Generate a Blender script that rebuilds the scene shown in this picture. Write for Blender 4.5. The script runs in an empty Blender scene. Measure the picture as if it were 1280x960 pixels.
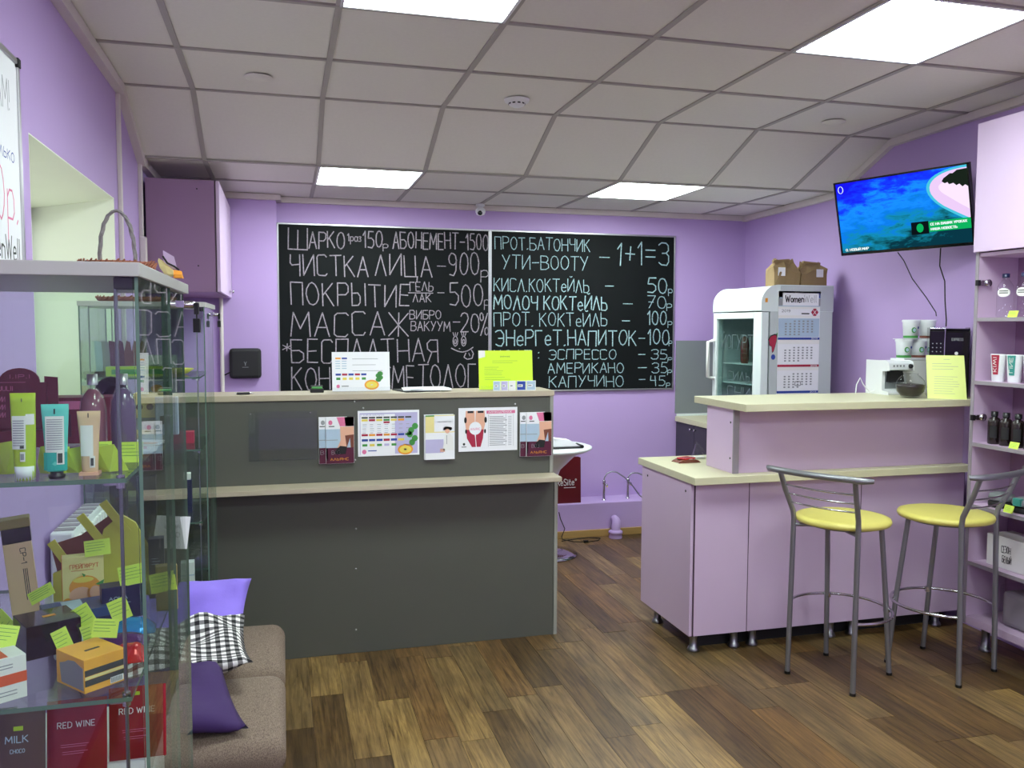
import bpy, bmesh, math, random
from mathutils import Vector, Matrix
random.seed(7)
S = bpy.context.scene
# ---------------------------------------------------------------- camera
def rot_rows(yaw, pitch, roll):
    f = Vector((math.sin(yaw)*math.cos(pitch), math.cos(yaw)*math.cos(pitch), math.sin(pitch)))
    r = Vector((math.cos(yaw), -math.sin(yaw), 0)); d = f.cross(r)
    r2 = r*math.cos(roll)+d*math.sin(roll); d2 = d*math.cos(roll)-r*math.sin(roll)
    return r2, d2, f
cam_data = bpy.data.cameras.new('camera'); cam = bpy.data.objects.new('camera', cam_data)
S.collection.objects.link(cam); S.camera = cam
_r, _d, _f = rot_rows(math.radians(15.124), math.radians(-3.7625), math.radians(-0.183))
cam.matrix_world = Matrix(((_r.x, -_d.x, -_f.x, 0), (_r.y, -_d.y, -_f.y, 0), (_r.z, -_d.z, -_f.z, 1.53), (0, 0, 0, 1)))
cam_data.sensor_width = 36; cam_data.lens = 1062.88/1280*36; cam_data.clip_start = 0.02
# ---------------------------------------------------------------- world, view
W = bpy.data.worlds.new('world'); S.world = W; W.use_nodes = True
W.node_tree.nodes['Background'].inputs[0].default_value = (0.75, 0.8, 0.9, 1)
W.node_tree.nodes['Background'].inputs[1].default_value = 0.3
PANEL_STRENGTH = 31
SCREEN_STRENGTH = 1.15
vs = S.view_settings; vs.view_transform = 'Standard'; vs.look = 'None'; vs.gamma = 1; vs.use_curve_mapping = False
vs.exposure = 0.0
try:
    S.cycles.max_bounces = 10; S.cycles.diffuse_bounces = 5; S.cycles.glossy_bounces = 5
    S.cycles.transparent_max_bounces = 32; S.cycles.transmission_bounces = 8
except Exception: pass

# ---------------------------------------------------------------- materials
def lin(c):
    return tuple(((x/255)/12.92 if x/255 <= .04045 else ((x/255+.055)/1.055)**2.4) for x in c)
MATS = {}
def mat(name, rgb, rough=.5, metal=0, var=.06, scale=8., bump=0., bscale=200., spec=.5, coat=0., stretch=None):
    if name in MATS: return MATS[name]
    m = bpy.data.materials.new(name); m.use_nodes = True; nt = m.node_tree; N = nt.nodes; K = nt.links
    b = N['Principled BSDF']; c = lin(rgb)
    b.inputs['Roughness'].default_value = rough; b.inputs['Metallic'].default_value = metal
    b.inputs['Specular IOR Level'].default_value = spec
    if coat: b.inputs['Coat Weight'].default_value = coat; b.inputs['Coat Roughness'].default_value = .08
    tc = N.new('ShaderNodeTexCoord'); src = tc.outputs['Object']
    if stretch:
        mp = N.new('ShaderNodeMapping'); mp.inputs['Scale'].default_value = stretch; K.new(src, mp.inputs[0]); src = mp.outputs[0]
    nz = N.new('ShaderNodeTexNoise'); nz.inputs['Scale'].default_value = scale; nz.inputs['Detail'].default_value = 4
    K.new(src, nz.inputs['Vector'])
    mx = N.new('ShaderNodeMix'); mx.data_type = 'RGBA'
    mx.inputs[6].default_value = tuple(max(0, x*(1-var)) for x in c)+(1,)
    mx.inputs[7].default_value = tuple(min(1, x*(1+var)) for x in c)+(1,)
    K.new(nz.outputs[0], mx.inputs[0]); K.new(mx.outputs[2], b.inputs['Base Color'])
    if bump:
        n2 = N.new('ShaderNodeTexNoise'); n2.inputs['Scale'].default_value = bscale; K.new(src, n2.inputs['Vector'])
        bp = N.new('ShaderNodeBump'); bp.inputs['Strength'].default_value = bump; bp.inputs['Distance'].default_value = .002
        K.new(n2.outputs[0], bp.inputs['Height']); K.new(bp.outputs[0], b.inputs['Normal'])
    MATS[name] = m; return m
def emit(name, rgb, strength):
    m = bpy.data.materials.new(name); m.use_nodes = True; nt = m.node_tree; nt.nodes.clear()
    o = nt.nodes.new('ShaderNodeOutputMaterial'); e = nt.nodes.new('ShaderNodeEmission')
    e.inputs[0].default_value = lin(rgb)+(1,); e.inputs[1].default_value = strength
    nt.links.new(e.outputs[0], o.inputs[0]); MATS[name] = m; return m
def glass(name, tint=(225, 238, 232), rough=0.0, ior=1.45, boost=1.0):
    m = bpy.data.materials.new(name); m.use_nodes = True; nt = m.node_tree; nt.nodes.clear()
    N = nt.nodes; K = nt.links
    o = N.new('ShaderNodeOutputMaterial'); t = N.new('ShaderNodeBsdfTransparent'); g = N.new('ShaderNodeBsdfGlossy')
    t.inputs[0].default_value = lin(tint)+(1,); g.inputs['Roughness'].default_value = rough
    lw = N.new('ShaderNodeLayerWeight'); lw.inputs[0].default_value = .5; mx = N.new('ShaderNodeMixShader')
    pw = N.new('ShaderNodeMath'); pw.operation = 'POWER'; pw.inputs[1].default_value = 5; K.new(lw.outputs['Facing'], pw.inputs[0])
    f0 = ((ior-1)/(ior+1))**2
    ml = N.new('ShaderNodeMath'); ml.operation = 'MULTIPLY_ADD'; ml.use_clamp = True; ml.inputs[1].default_value = (1-f0)*boost; ml.inputs[2].default_value = f0*boost
    K.new(pw.outputs[0], ml.inputs[0]); K.new(ml.outputs[0], mx.inputs[0]); K.new(t.outputs[0], mx.inputs[1]); K.new(g.outputs[0], mx.inputs[2])
    K.new(mx.outputs[0], o.inputs[0]); MATS[name] = m; return m
def wood_mat(name, per_object=True):
    m = bpy.data.materials.new(name); m.use_nodes = True; nt = m.node_tree; N = nt.nodes; K = nt.links
    b = N['Principled BSDF']
    if per_object: rnd = N.new('ShaderNodeObjectInfo').outputs['Random']
    else: rnd = N.new('ShaderNodeNewGeometry').outputs['Random Per Island']
    tc = N.new('ShaderNodeTexCoord')
    cb = N.new('ShaderNodeCombineXYZ'); mu = N.new('ShaderNodeMath'); mu.operation = 'MULTIPLY'; mu.inputs[1].default_value = 37
    K.new(rnd, mu.inputs[0]); K.new(mu.outputs[0], cb.inputs[2]); K.new(mu.outputs[0], cb.inputs[0])
    ad = N.new('ShaderNodeVectorMath'); ad.operation = 'ADD'; K.new(tc.outputs['Object'], ad.inputs[0]); K.new(cb.outputs[0], ad.inputs[1])
    mp = N.new('ShaderNodeMapping'); mp.inputs['Scale'].default_value = (44, 2.2, 44); K.new(ad.outputs[0], mp.inputs[0])
    nz = N.new('ShaderNodeTexNoise'); nz.inputs['Scale'].default_value = 1.6; nz.inputs['Detail'].default_value = 9; nz.inputs['Roughness'].default_value = .68
    nz.inputs['Distortion'].default_value = .6; K.new(mp.outputs[0], nz.inputs['Vector'])
    mp2 = N.new('ShaderNodeMapping'); mp2.inputs['Scale'].default_value = (9, 3, 9); K.new(ad.outputs[0], mp2.inputs[0])
    nz2 = N.new('ShaderNodeTexNoise'); nz2.inputs['Scale'].default_value = 1.2; nz2.inputs['Detail'].default_value = 3; K.new(mp2.outputs[0], nz2.inputs['Vector'])
    r1 = N.new('ShaderNodeValToRGB'); cr = r1.color_ramp; cr.interpolation = 'LINEAR'
    tones = [(0, (88, 68, 42)), (.18, (104, 82, 50)), (.38, (130, 100, 60)), (.55, (130, 108, 74)), (.72, (112, 94, 64)), (.86, (146, 120, 76)), (1, (166, 138, 84))]
    cr.elements[0].color = lin(tones[0][1])+(1,); cr.elements[0].position = 0
    cr.elements[1].color = lin(tones[-1][1])+(1,); cr.elements[1].position = 1
    for p, c in tones[1:-1]:
        e = cr.elements.new(p); e.color = lin(c)+(1,)
    K.new(rnd, r1.inputs[0])
    r2 = N.new('ShaderNodeValToRGB'); r2.color_ramp.elements[0].position = .34; r2.color_ramp.elements[0].color = (.34, .29, .24, 1)
    r2.color_ramp.elements[1].position = .62; r2.color_ramp.elements[1].color = (1.12, 1.1, 1.06, 1)
    K.new(nz.outputs[0], r2.inputs[0])
    r3 = N.new('ShaderNodeValToRGB'); r3.color_ramp.elements[0].position = .35; r3.color_ramp.elements[0].color = (.72, .7, .7, 1)
    r3.color_ramp.elements[1].position = .65; r3.color_ramp.elements[1].color = (1.15, 1.12, 1.05, 1)
    K.new(nz2.outputs[0], r3.inputs[0])
    m1 = N.new('ShaderNodeMix'); m1.data_type = 'RGBA'; m1.blend_type = 'MULTIPLY'; m1.inputs[0].default_value = 1
    K.new(r1.outputs[0], m1.inputs[6]); K.new(r2.outputs[0], m1.inputs[7])
    m2 = N.new('ShaderNodeMix'); m2.data_type = 'RGBA'; m2.blend_type = 'MULTIPLY'; m2.inputs[0].default_value = 1
    K.new(m1.outputs[2], m2.inputs[6]); K.new(r3.outputs[0], m2.inputs[7]); K.new(m2.outputs[2], b.inputs['Base Color'])
    b.inputs['Roughness'].default_value = .42
    bp = N.new('ShaderNodeBump'); bp.inputs['Strength'].default_value = .25; bp.inputs['Distance'].default_value = .001
    K.new(nz.outputs[0], bp.inputs['Height']); K.new(bp.outputs[0], b.inputs['Normal'])
    MATS[name] = m; return m
def weave_mat(name, ca, cb, scale, vertical=None):
    """woven cloth: two thread directions from wave textures"""
    m = bpy.data.materials.new(name); m.use_nodes = True; nt = m.node_tree; N = nt.nodes; K = nt.links
    b = N['Principled BSDF']; b.inputs['Roughness'].default_value = .9
    tc = N.new('ShaderNodeTexCoord')
    nz = N.new('ShaderNodeTexNoise'); nz.inputs['Scale'].default_value = scale; nz.inputs['Detail'].default_value = 3
    mp = N.new('ShaderNodeMapping'); mp.inputs['Scale'].default_value = (1, .3, 1); K.new(tc.outputs['Object'], mp.inputs[0]); K.new(mp.outputs[0], nz.inputs['Vector'])
    mx = N.new('ShaderNodeMix'); mx.data_type = 'RGBA'; mx.inputs[6].default_value = lin(ca)+(1,); mx.inputs[7].default_value = lin(cb)+(1,)
    cr = N.new('ShaderNodeValToRGB'); cr.color_ramp.elements[0].position = .38; cr.color_ramp.elements[1].position = .62
    K.new(nz.outputs[0], cr.inputs[0]); K.new(cr.outputs[0], mx.inputs[0]); K.new(mx.outputs[2], b.inputs['Base Color'])
    bp = N.new('ShaderNodeBump'); bp.inputs['Strength'].default_value = .4; bp.inputs['Distance'].default_value = .002
    K.new(nz.outputs[0], bp.inputs['Height']); K.new(bp.outputs[0], b.inputs['Normal'])
    MATS[name] = m; return m
def gingham_mat(name, n=11.):
    m = bpy.data.materials.new(name); m.use_nodes = True; nt = m.node_tree; N = nt.nodes; K = nt.links
    b = N['Principled BSDF']; b.inputs['Roughness'].default_value = .9
    tc = N.new('ShaderNodeTexCoord'); sp = N.new('ShaderNodeSeparateXYZ'); K.new(tc.outputs['UV'], sp.inputs[0])
    outs = []
    for i in (0, 1):
        mu = N.new('ShaderNodeMath'); mu.operation = 'MULTIPLY'; mu.inputs[1].default_value = n; K.new(sp.outputs[i], mu.inputs[0])
        fr = N.new('ShaderNodeMath'); fr.operation = 'FRACT'; K.new(mu.outputs[0], fr.inputs[0])
        gt = N.new('ShaderNodeMath'); gt.operation = 'GREATER_THAN'; gt.inputs[1].default_value = .5; K.new(fr.outputs[0], gt.inputs[0]); outs.append(gt)
    sm = N.new('ShaderNodeMath'); sm.operation = 'ADD'; K.new(outs[0].outputs[0], sm.inputs[0]); K.new(outs[1].outputs[0], sm.inputs[1])
    hv = N.new('ShaderNodeMath'); hv.operation = 'MULTIPLY'; hv.inputs[1].default_value = .5; K.new(sm.outputs[0], hv.inputs[0])
    cr = N.new('ShaderNodeValToRGB'); cr.color_ramp.interpolation = 'CONSTANT'
    cr.color_ramp.elements[0].color = lin((235, 233, 230))+(1,); cr.color_ramp.elements[0].position = 0
    cr.color_ramp.elements[1].color = lin((120, 118, 118))+(1,); cr.color_ramp.elements[1].position = .4
    e = cr.color_ramp.elements.new(.9); e.color = lin((18, 18, 22))+(1,)
    K.new(hv.outputs[0], cr.inputs[0]); K.new(cr.outputs[0], b.inputs['Base Color'])
    MATS[name] = m; return m
def chalk_mat(name, rgb):
    m = bpy.data.materials.new(name); m.use_nodes = True; nt = m.node_tree; N = nt.nodes; K = nt.links
    b = N['Principled BSDF']; b.inputs['Roughness'].default_value = .95; b.inputs['Specular IOR Level'].default_value = .1
    tc = N.new('ShaderNodeTexCoord'); nz = N.new('ShaderNodeTexNoise'); nz.inputs['Scale'].default_value = 160; nz.inputs['Detail'].default_value = 2
    K.new(tc.outputs['Object'], nz.inputs['Vector'])
    cr = N.new('ShaderNodeValToRGB'); c = lin(rgb)
    cr.color_ramp.elements[0].position = .3; cr.color_ramp.elements[0].color = tuple(x*.45 for x in c)+(1,)
    cr.color_ramp.elements[1].position = .55; cr.color_ramp.elements[1].color = c+(1,)
    K.new(nz.outputs[0], cr.inputs[0]); K.new(cr.outputs[0], b.inputs['Base Color']); MATS[name] = m; return m

M = {}
M['wall'] = mat('wall_paint', (184, 156, 209), .6, var=.03, scale=3, bump=.12, bscale=90)
M['niche'] = mat('niche_paint', (236, 240, 226), .6, var=.02, bump=.05)
M['tile'] = mat('ceiling_tile', (226, 224, 214), .9, var=.04, scale=60, bump=.25, bscale=350)
M['tbar'] = mat('ceiling_bar', (170, 166, 158), .6, var=.03)
M['cornice'] = mat('cornice', (214, 206, 200), .5, var=.02)
M['plank'] = wood_mat('floor_plank'); M['plankj'] = wood_mat('floor_plank_joined', False)
M['base'] = mat('skirting_wood', (172, 138, 84), .45, var=.12, scale=12, stretch=(1, 1, 8))
M['board'] = mat('blackboard', (17, 20, 21), .6, var=.25, scale=4, spec=.12)
M['alu'] = mat('aluminium', (190, 190, 192), .35, 1, var=.04)
M['chalkw'] = chalk_mat('chalk_pinkish', (168, 158, 168)); M['chalkb'] = chalk_mat('chalk_bluish', (170, 200, 206))
M['greyp'] = mat('grey_laminate', (85, 86, 78), .45, var=.05, scale=5, bump=.05)
M['greyd'] = mat('dark_laminate_edge', (150, 150, 140), .4, var=.04)
M['top'] = mat('light_wood_top', (206, 202, 168), .4, var=.07, scale=6, stretch=(2, 14, 14), bump=.04)
M['dtop'] = mat('desk_wood_top', (184, 172, 150), .45, var=.09, scale=6, stretch=(2, 14, 14), bump=.04)
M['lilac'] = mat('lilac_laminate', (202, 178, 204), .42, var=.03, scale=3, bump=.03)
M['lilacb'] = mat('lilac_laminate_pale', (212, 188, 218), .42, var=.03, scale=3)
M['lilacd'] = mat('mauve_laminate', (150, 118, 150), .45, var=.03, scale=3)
M['edge'] = mat('grey_edging', (150, 142, 150), .5, var=.03)
M['edged'] = mat('dark_edging', (70, 50, 66), .5, var=.03)
M['chrome'] = mat('chrome', (205, 205, 208), .14, 1, var=.02)
M['steel'] = mat('satin_steel', (150, 152, 156), .34, 1, var=.04)
M['silver'] = mat('silver_paint', (146, 148, 152), .38, .75, var=.05)
M['lime'] = mat('lime_vinyl', (216, 206, 108), .42, var=.05, scale=30, bump=.06)
M['black'] = mat('black_plastic', (16, 16, 18), .35, var=.1)
M['blackg'] = mat('black_gloss', (9, 9, 11), .12, var=.1)
M['blackm'] = mat('black_matt', (28, 27, 30), .7, var=.1)
M['white'] = mat('white_plastic', (232, 235, 236), .3, var=.02)
M['whitem'] = mat('white_matt', (236, 236, 232), .7, var=.02)
M['paper'] = mat('white_paper', (240, 241, 244), .55, var=.02)
M['note'] = mat('lime_paper', (214, 240, 92), .6, var=.04, scale=20)
M['sign'] = mat('neon_paper', (212, 245, 48), .4, var=.02)
M['ysign'] = mat('pale_yellow_paper', (232, 244, 150), .3, var=.02)
M['ink'] = mat('printed_ink', (60, 66, 60), .7, var=.1)
M['inkg'] = mat('grey_ink', (150, 152, 156), .7, var=.1)
M['inkb'] = mat('blue_ink', (40, 70, 160), .6, var=.1)
M['inkr'] = mat('crimson_ink', (172, 36, 66), .6, var=.1)
M['inkp'] = mat('pink_ink', (226, 120, 160), .6, var=.1)
M['inko'] = mat('orange_ink', (238, 160, 50), .6, var=.1)
M['inky'] = mat('yellow_ink', (236, 214, 90), .6, var=.1)
M['inkgr'] = mat('green_ink', (70, 150, 70), .6, var=.2)
M['inkbr'] = mat('brown_ink', (120, 66, 50), .6, var=.1)
M['inksky'] = mat('pale_blue_ink', (176, 198, 216), .6, var=.1)
M['inkplum'] = mat('plum_ink', (84, 20, 50), .5, var=.2)
M['inkskin'] = mat('skin_tone_ink', (232, 178, 150), .6, var=.1)
M['inkteal'] = mat('teal_ink', (60, 150, 140), .6, var=.1)
M['inklav'] = mat('lavender_ink', (190, 184, 220), .6, var=.1)
M['greypanel'] = mat('grey_splash_panel', (128, 134, 136), .5, var=.03)
M['darkdoor'] = mat('dark_cabinet', (58, 54, 66), .45, var=.06)
M['fridge'] = mat('cooler_side', (196, 204, 204), .4, var=.02)
M['fridgew'] = mat('cooler_white', (226, 236, 234), .35, var=.02)
M['fin'] = mat('cooler_inside', (118, 126, 128), .5, var=.05)
M['kraft'] = mat('kraft_paper', (146, 122, 86), .8, var=.14, scale=14, bump=.3, bscale=30)
M['bench'] = weave_mat('bench_cloth', (100, 84, 72), (134, 117, 102), 420)
M['pviolet'] = mat('violet_cloth', (134, 112, 214), .85, var=.08, scale=20, bump=.15)
M['pdark'] = mat('dark_purple_cloth', (52, 24, 84), .8, var=.15, scale=12, bump=.15)
M['gingham'] = gingham_mat('checked_cloth', 15.)
M['glass'] = glass('case_glass', (246, 251, 248), 0, 1.5, .9)
M['gedge'] = mat('glass_edge', (96, 122, 108), .15, var=.1)
M['clear'] = glass('clear_plastic', (251, 252, 253), .03, 1.4, .9)
M['fglass'] = glass('cooler_glass', (222, 234, 232), .0, 1.5, .9)
M['wgrey'] = mat('warm_grey_laminate', (178, 178, 172), .45, var=.04, scale=6)
M['rattan'] = mat('wicker', (150, 92, 66), .7, var=.3, scale=60)
M['handle'] = mat('grey_wicker', (128, 124, 122), .6, var=.35, scale=120, bump=.5)
M['burg'] = mat('burgundy_card', (118, 22, 46), .45, var=.05)
M['bagred'] = mat('dark_red_bag', (92, 12, 22), .4, var=.08)
M['padb'] = mat('chocolate_pouch', (84, 62, 50), .4, var=.15)
M['greenm'] = mat('lime_tube', (176, 204, 44), .35, var=.04)
M['tealm'] = mat('teal_tube', (100, 208, 196), .35, var=.04)
M['tealm2'] = mat('teal_cap', (20, 172, 160), .35, var=.04)
M['peach'] = mat('peach_tube', (232, 196, 158), .4, var=.04)
M['orangeb'] = mat('amber_card', (244, 176, 62), .45, var=.05)
M['navy'] = mat('navy_card', (26, 32, 72), .35, var=.08)
M['bluebox'] = mat('blue_card', (44, 74, 128), .35, var=.08)
M['cream'] = mat('cream_card', (236, 222, 150), .5, var=.05)
M['yel'] = mat('straw_card', (206, 200, 84), .55, var=.08, scale=20)
M['ochre'] = mat('ochre_paper', (150, 134, 78), .6, var=.1)
M['bluep'] = mat('blue_foil', (36, 134, 200), .2, .3, var=.2, scale=30, bump=.6, bscale=60)
M['purp'] = mat('purple_foil', (92, 52, 110), .22, .3, var=.3, scale=40, bump=.6, bscale=60)
M['redp'] = mat('red_foil', (188, 40, 48), .25, .2, var=.2, scale=40, bump=.6, bscale=60)
M['redw'] = mat('red_sachet', (150, 28, 38), .22, .1, var=.18, scale=12, bump=.5, bscale=25)
M['rosel'] = mat('rose_liquid', (150, 92, 106), .12, var=.2, spec=.8); M['violl'] = mat('violet_liquid', (104, 86, 116), .12, var=.2, spec=.8)
M['beans'] = mat('coffee_beans', (34, 24, 18), .4, var=.5, scale=120)
M['darkbot'] = mat('dark_bottle', (34, 24, 24), .25, var=.15)

# ---------------------------------------------------------------- mesh builder
class MB:
    def __init__(s, m=None): s.v = []; s.f = []; s.m = []; s.slots = []; s.uv = None; s.cur = 0; s.smooth = set(); s.use(m) if m else None
    def use(s, m):
        m = M[m] if isinstance(m, str) else m
        if m not in s.slots: s.slots.append(m)
        s.cur = s.slots.index(m); return s
    def add(s, vs, fs, smooth=False):
        b = len(s.v); s.v += [tuple(v) for v in vs]
        for f in fs:
            if smooth: s.smooth.add(len(s.f))
            s.f.append(tuple(b+i for i in f)); s.m.append(s.cur)
        return s
    def box(s, x0, x1, y0, y1, z0, z1, mtx=None):
        vs = [Vector((x, y, z)) for z in (z0, z1) for y in (y0, y1) for x in (x0, x1)]
        if mtx: vs = [mtx @ v for v in vs]
        return s.add(vs, [(0, 2, 3, 1), (4, 5, 7, 6), (0, 1, 5, 4), (2, 6, 7, 3), (0, 4, 6, 2), (1, 3, 7, 5)])
    def quad(s, a, b, c, d): return s.add([a, b, c, d], [(0, 1, 2, 3)])
    def prism(s, pts, axis, a0, a1):
        """polygon pts in the plane normal to axis, extruded a0..a1"""
        def mk(p, a): return {'x': (a, p[0], p[1]), 'y': (p[0], a, p[1]), 'z': (p[0], p[1], a)}[axis]
        n = len(pts); vs = [mk(p, a0) for p in pts]+[mk(p, a1) for p in pts]
        fs = [tuple(range(n)), tuple(range(2*n-1, n-1, -1))]+[(i, (i+1) % n, n+(i+1) % n, n+i) for i in range(n)]
        return s.add(vs, fs)
    def tube(s, pts, r, seg=10, caps=True):
        pts = [Vector(p) for p in pts]; n = len(pts); rr = r if isinstance(r, (list, tuple)) else [r]*n
        vs = []; prev = None
        for i, p in enumerate(pts):
            t = (pts[min(i+1, n-1)]-pts[max(i-1, 0)]).normalized()
            if prev is None: a = t.orthogonal().normalized()
            else:
                a = prev-t*prev.dot(t); a = a.normalized() if a.length > 1e-6 else t.orthogonal().normalized()
            prev = a; b = t.cross(a)
            vs += [p+(a*math.cos(2*math.pi*k/seg)+b*math.sin(2*math.pi*k/seg))*rr[i] for k in range(seg)]
        fs = [(i*seg+k, i*seg+(k+1) % seg, (i+1)*seg+(k+1) % seg, (i+1)*seg+k) for i in range(n-1) for k in range(seg)]
        s.add(vs, fs, True)
        if caps: s.add([vs[k] for k in range(seg)], [tuple(range(seg-1, -1, -1))]); s.add([vs[(n-1)*seg+k] for k in range(seg)], [tuple(range(seg))])
        return s
    def lathe(s, c, prof, seg=24, sx=1, sy=1, axis='z', mtx=None):
        """prof = [(r, h)]"""
        vs = []
        for r, h in prof:
            for k in range(seg):
                a = 2*math.pi*k/seg; x, y = r*sx*math.cos(a), r*sy*math.sin(a)
                p = {'z': (x, y, h), 'x': (h, x, y), 'y': (x, h, y)}[axis]
                p = Vector(p)
                if mtx: p = mtx @ p
                vs.append(p+Vector(c))
        fs = [(i*seg+k, i*seg+(k+1) % seg, (i+1)*seg+(k+1) % seg, (i+1)*seg+k) for i in range(len(prof)-1) for k in range(seg)]
        s.add(vs, fs, True); n = len(prof)
        if prof[0][0] > 1e-5: s.add(vs[:seg], [tuple(range(seg-1, -1, -1))])
        if prof[-1][0] > 1e-5: s.add(vs[(n-1)*seg:], [tuple(range(seg))])
        return s
    def build(s, name, parent=None, loc=None, bev=0, sub=0, autosm=False, rot=None):
        me = bpy.data.meshes.new(name); me.from_pydata(s.v, [], s.f)
        for m in s.slots: me.materials.append(m)
        me.polygons.foreach_set('material_index', s.m)
        me.polygons.foreach_set('use_smooth', [i in s.smooth or autosm for i in range(len(s.f))])
        if s.uv:
            ul = me.uv_layers.new(name='UVMap')
            for lp in me.loops: ul.data[lp.index].uv = s.uv[lp.vertex_index]
        me.update(); o = bpy.data.objects.new(name, me); S.collection.objects.link(o)
        if parent: o.parent = parent
        if loc: o.location = loc
        if rot: o.rotation_euler = rot
        if bev:
            b = o.modifiers.new('bevel', 'BEVEL'); b.width = bev; b.segments = 2; b.limit_method = 'ANGLE'; b.angle_limit = .6
        if sub:
            b = o.modifiers.new('sub', 'SUBSURF'); b.levels = sub; b.render_levels = sub
        return o
def tag(o, label=None, cat=None, group=None, kind=None):
    if label: o['label'] = label
    if cat: o['category'] = cat
    if group: o['group'] = group
    if kind: o['kind'] = kind
    return o
def thing(name, label, cat, loc=(0, 0, 0), rz=0, group=None, rot=None):
    o = bpy.data.objects.new(name, None); S.collection.objects.link(o); o.location = loc
    o.rotation_euler = rot if rot else (0, 0, rz); o.empty_display_size = .05
    return tag(o, label, cat, group)
def dup(o, loc=None, rz=None, label=None, parent=None, group=None):
    c = o.copy(); S.collection.objects.link(c); c.parent = parent
    for ch in [x for x in S.objects if x.parent == o]: dup(ch, parent=c)
    if loc is not None: c.location = loc
    if rz is not None: c.rotation_euler = (0, 0, rz)
    if label: c['label'] = label
    if group: c['group'] = group
    return c
def bx(name, parent, m, x0, x1, y0, y1, z0, z1, bev=.0015):
    return MB(m).box(x0, x1, y0, y1, z0, z1).build(name, parent, bev=bev)
def R3(rx=0, ry=0, rz=0): return Matrix.Rotation(rz, 4, 'Z') @ Matrix.Rotation(ry, 4, 'Y') @ Matrix.Rotation(rx, 4, 'X')

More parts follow.
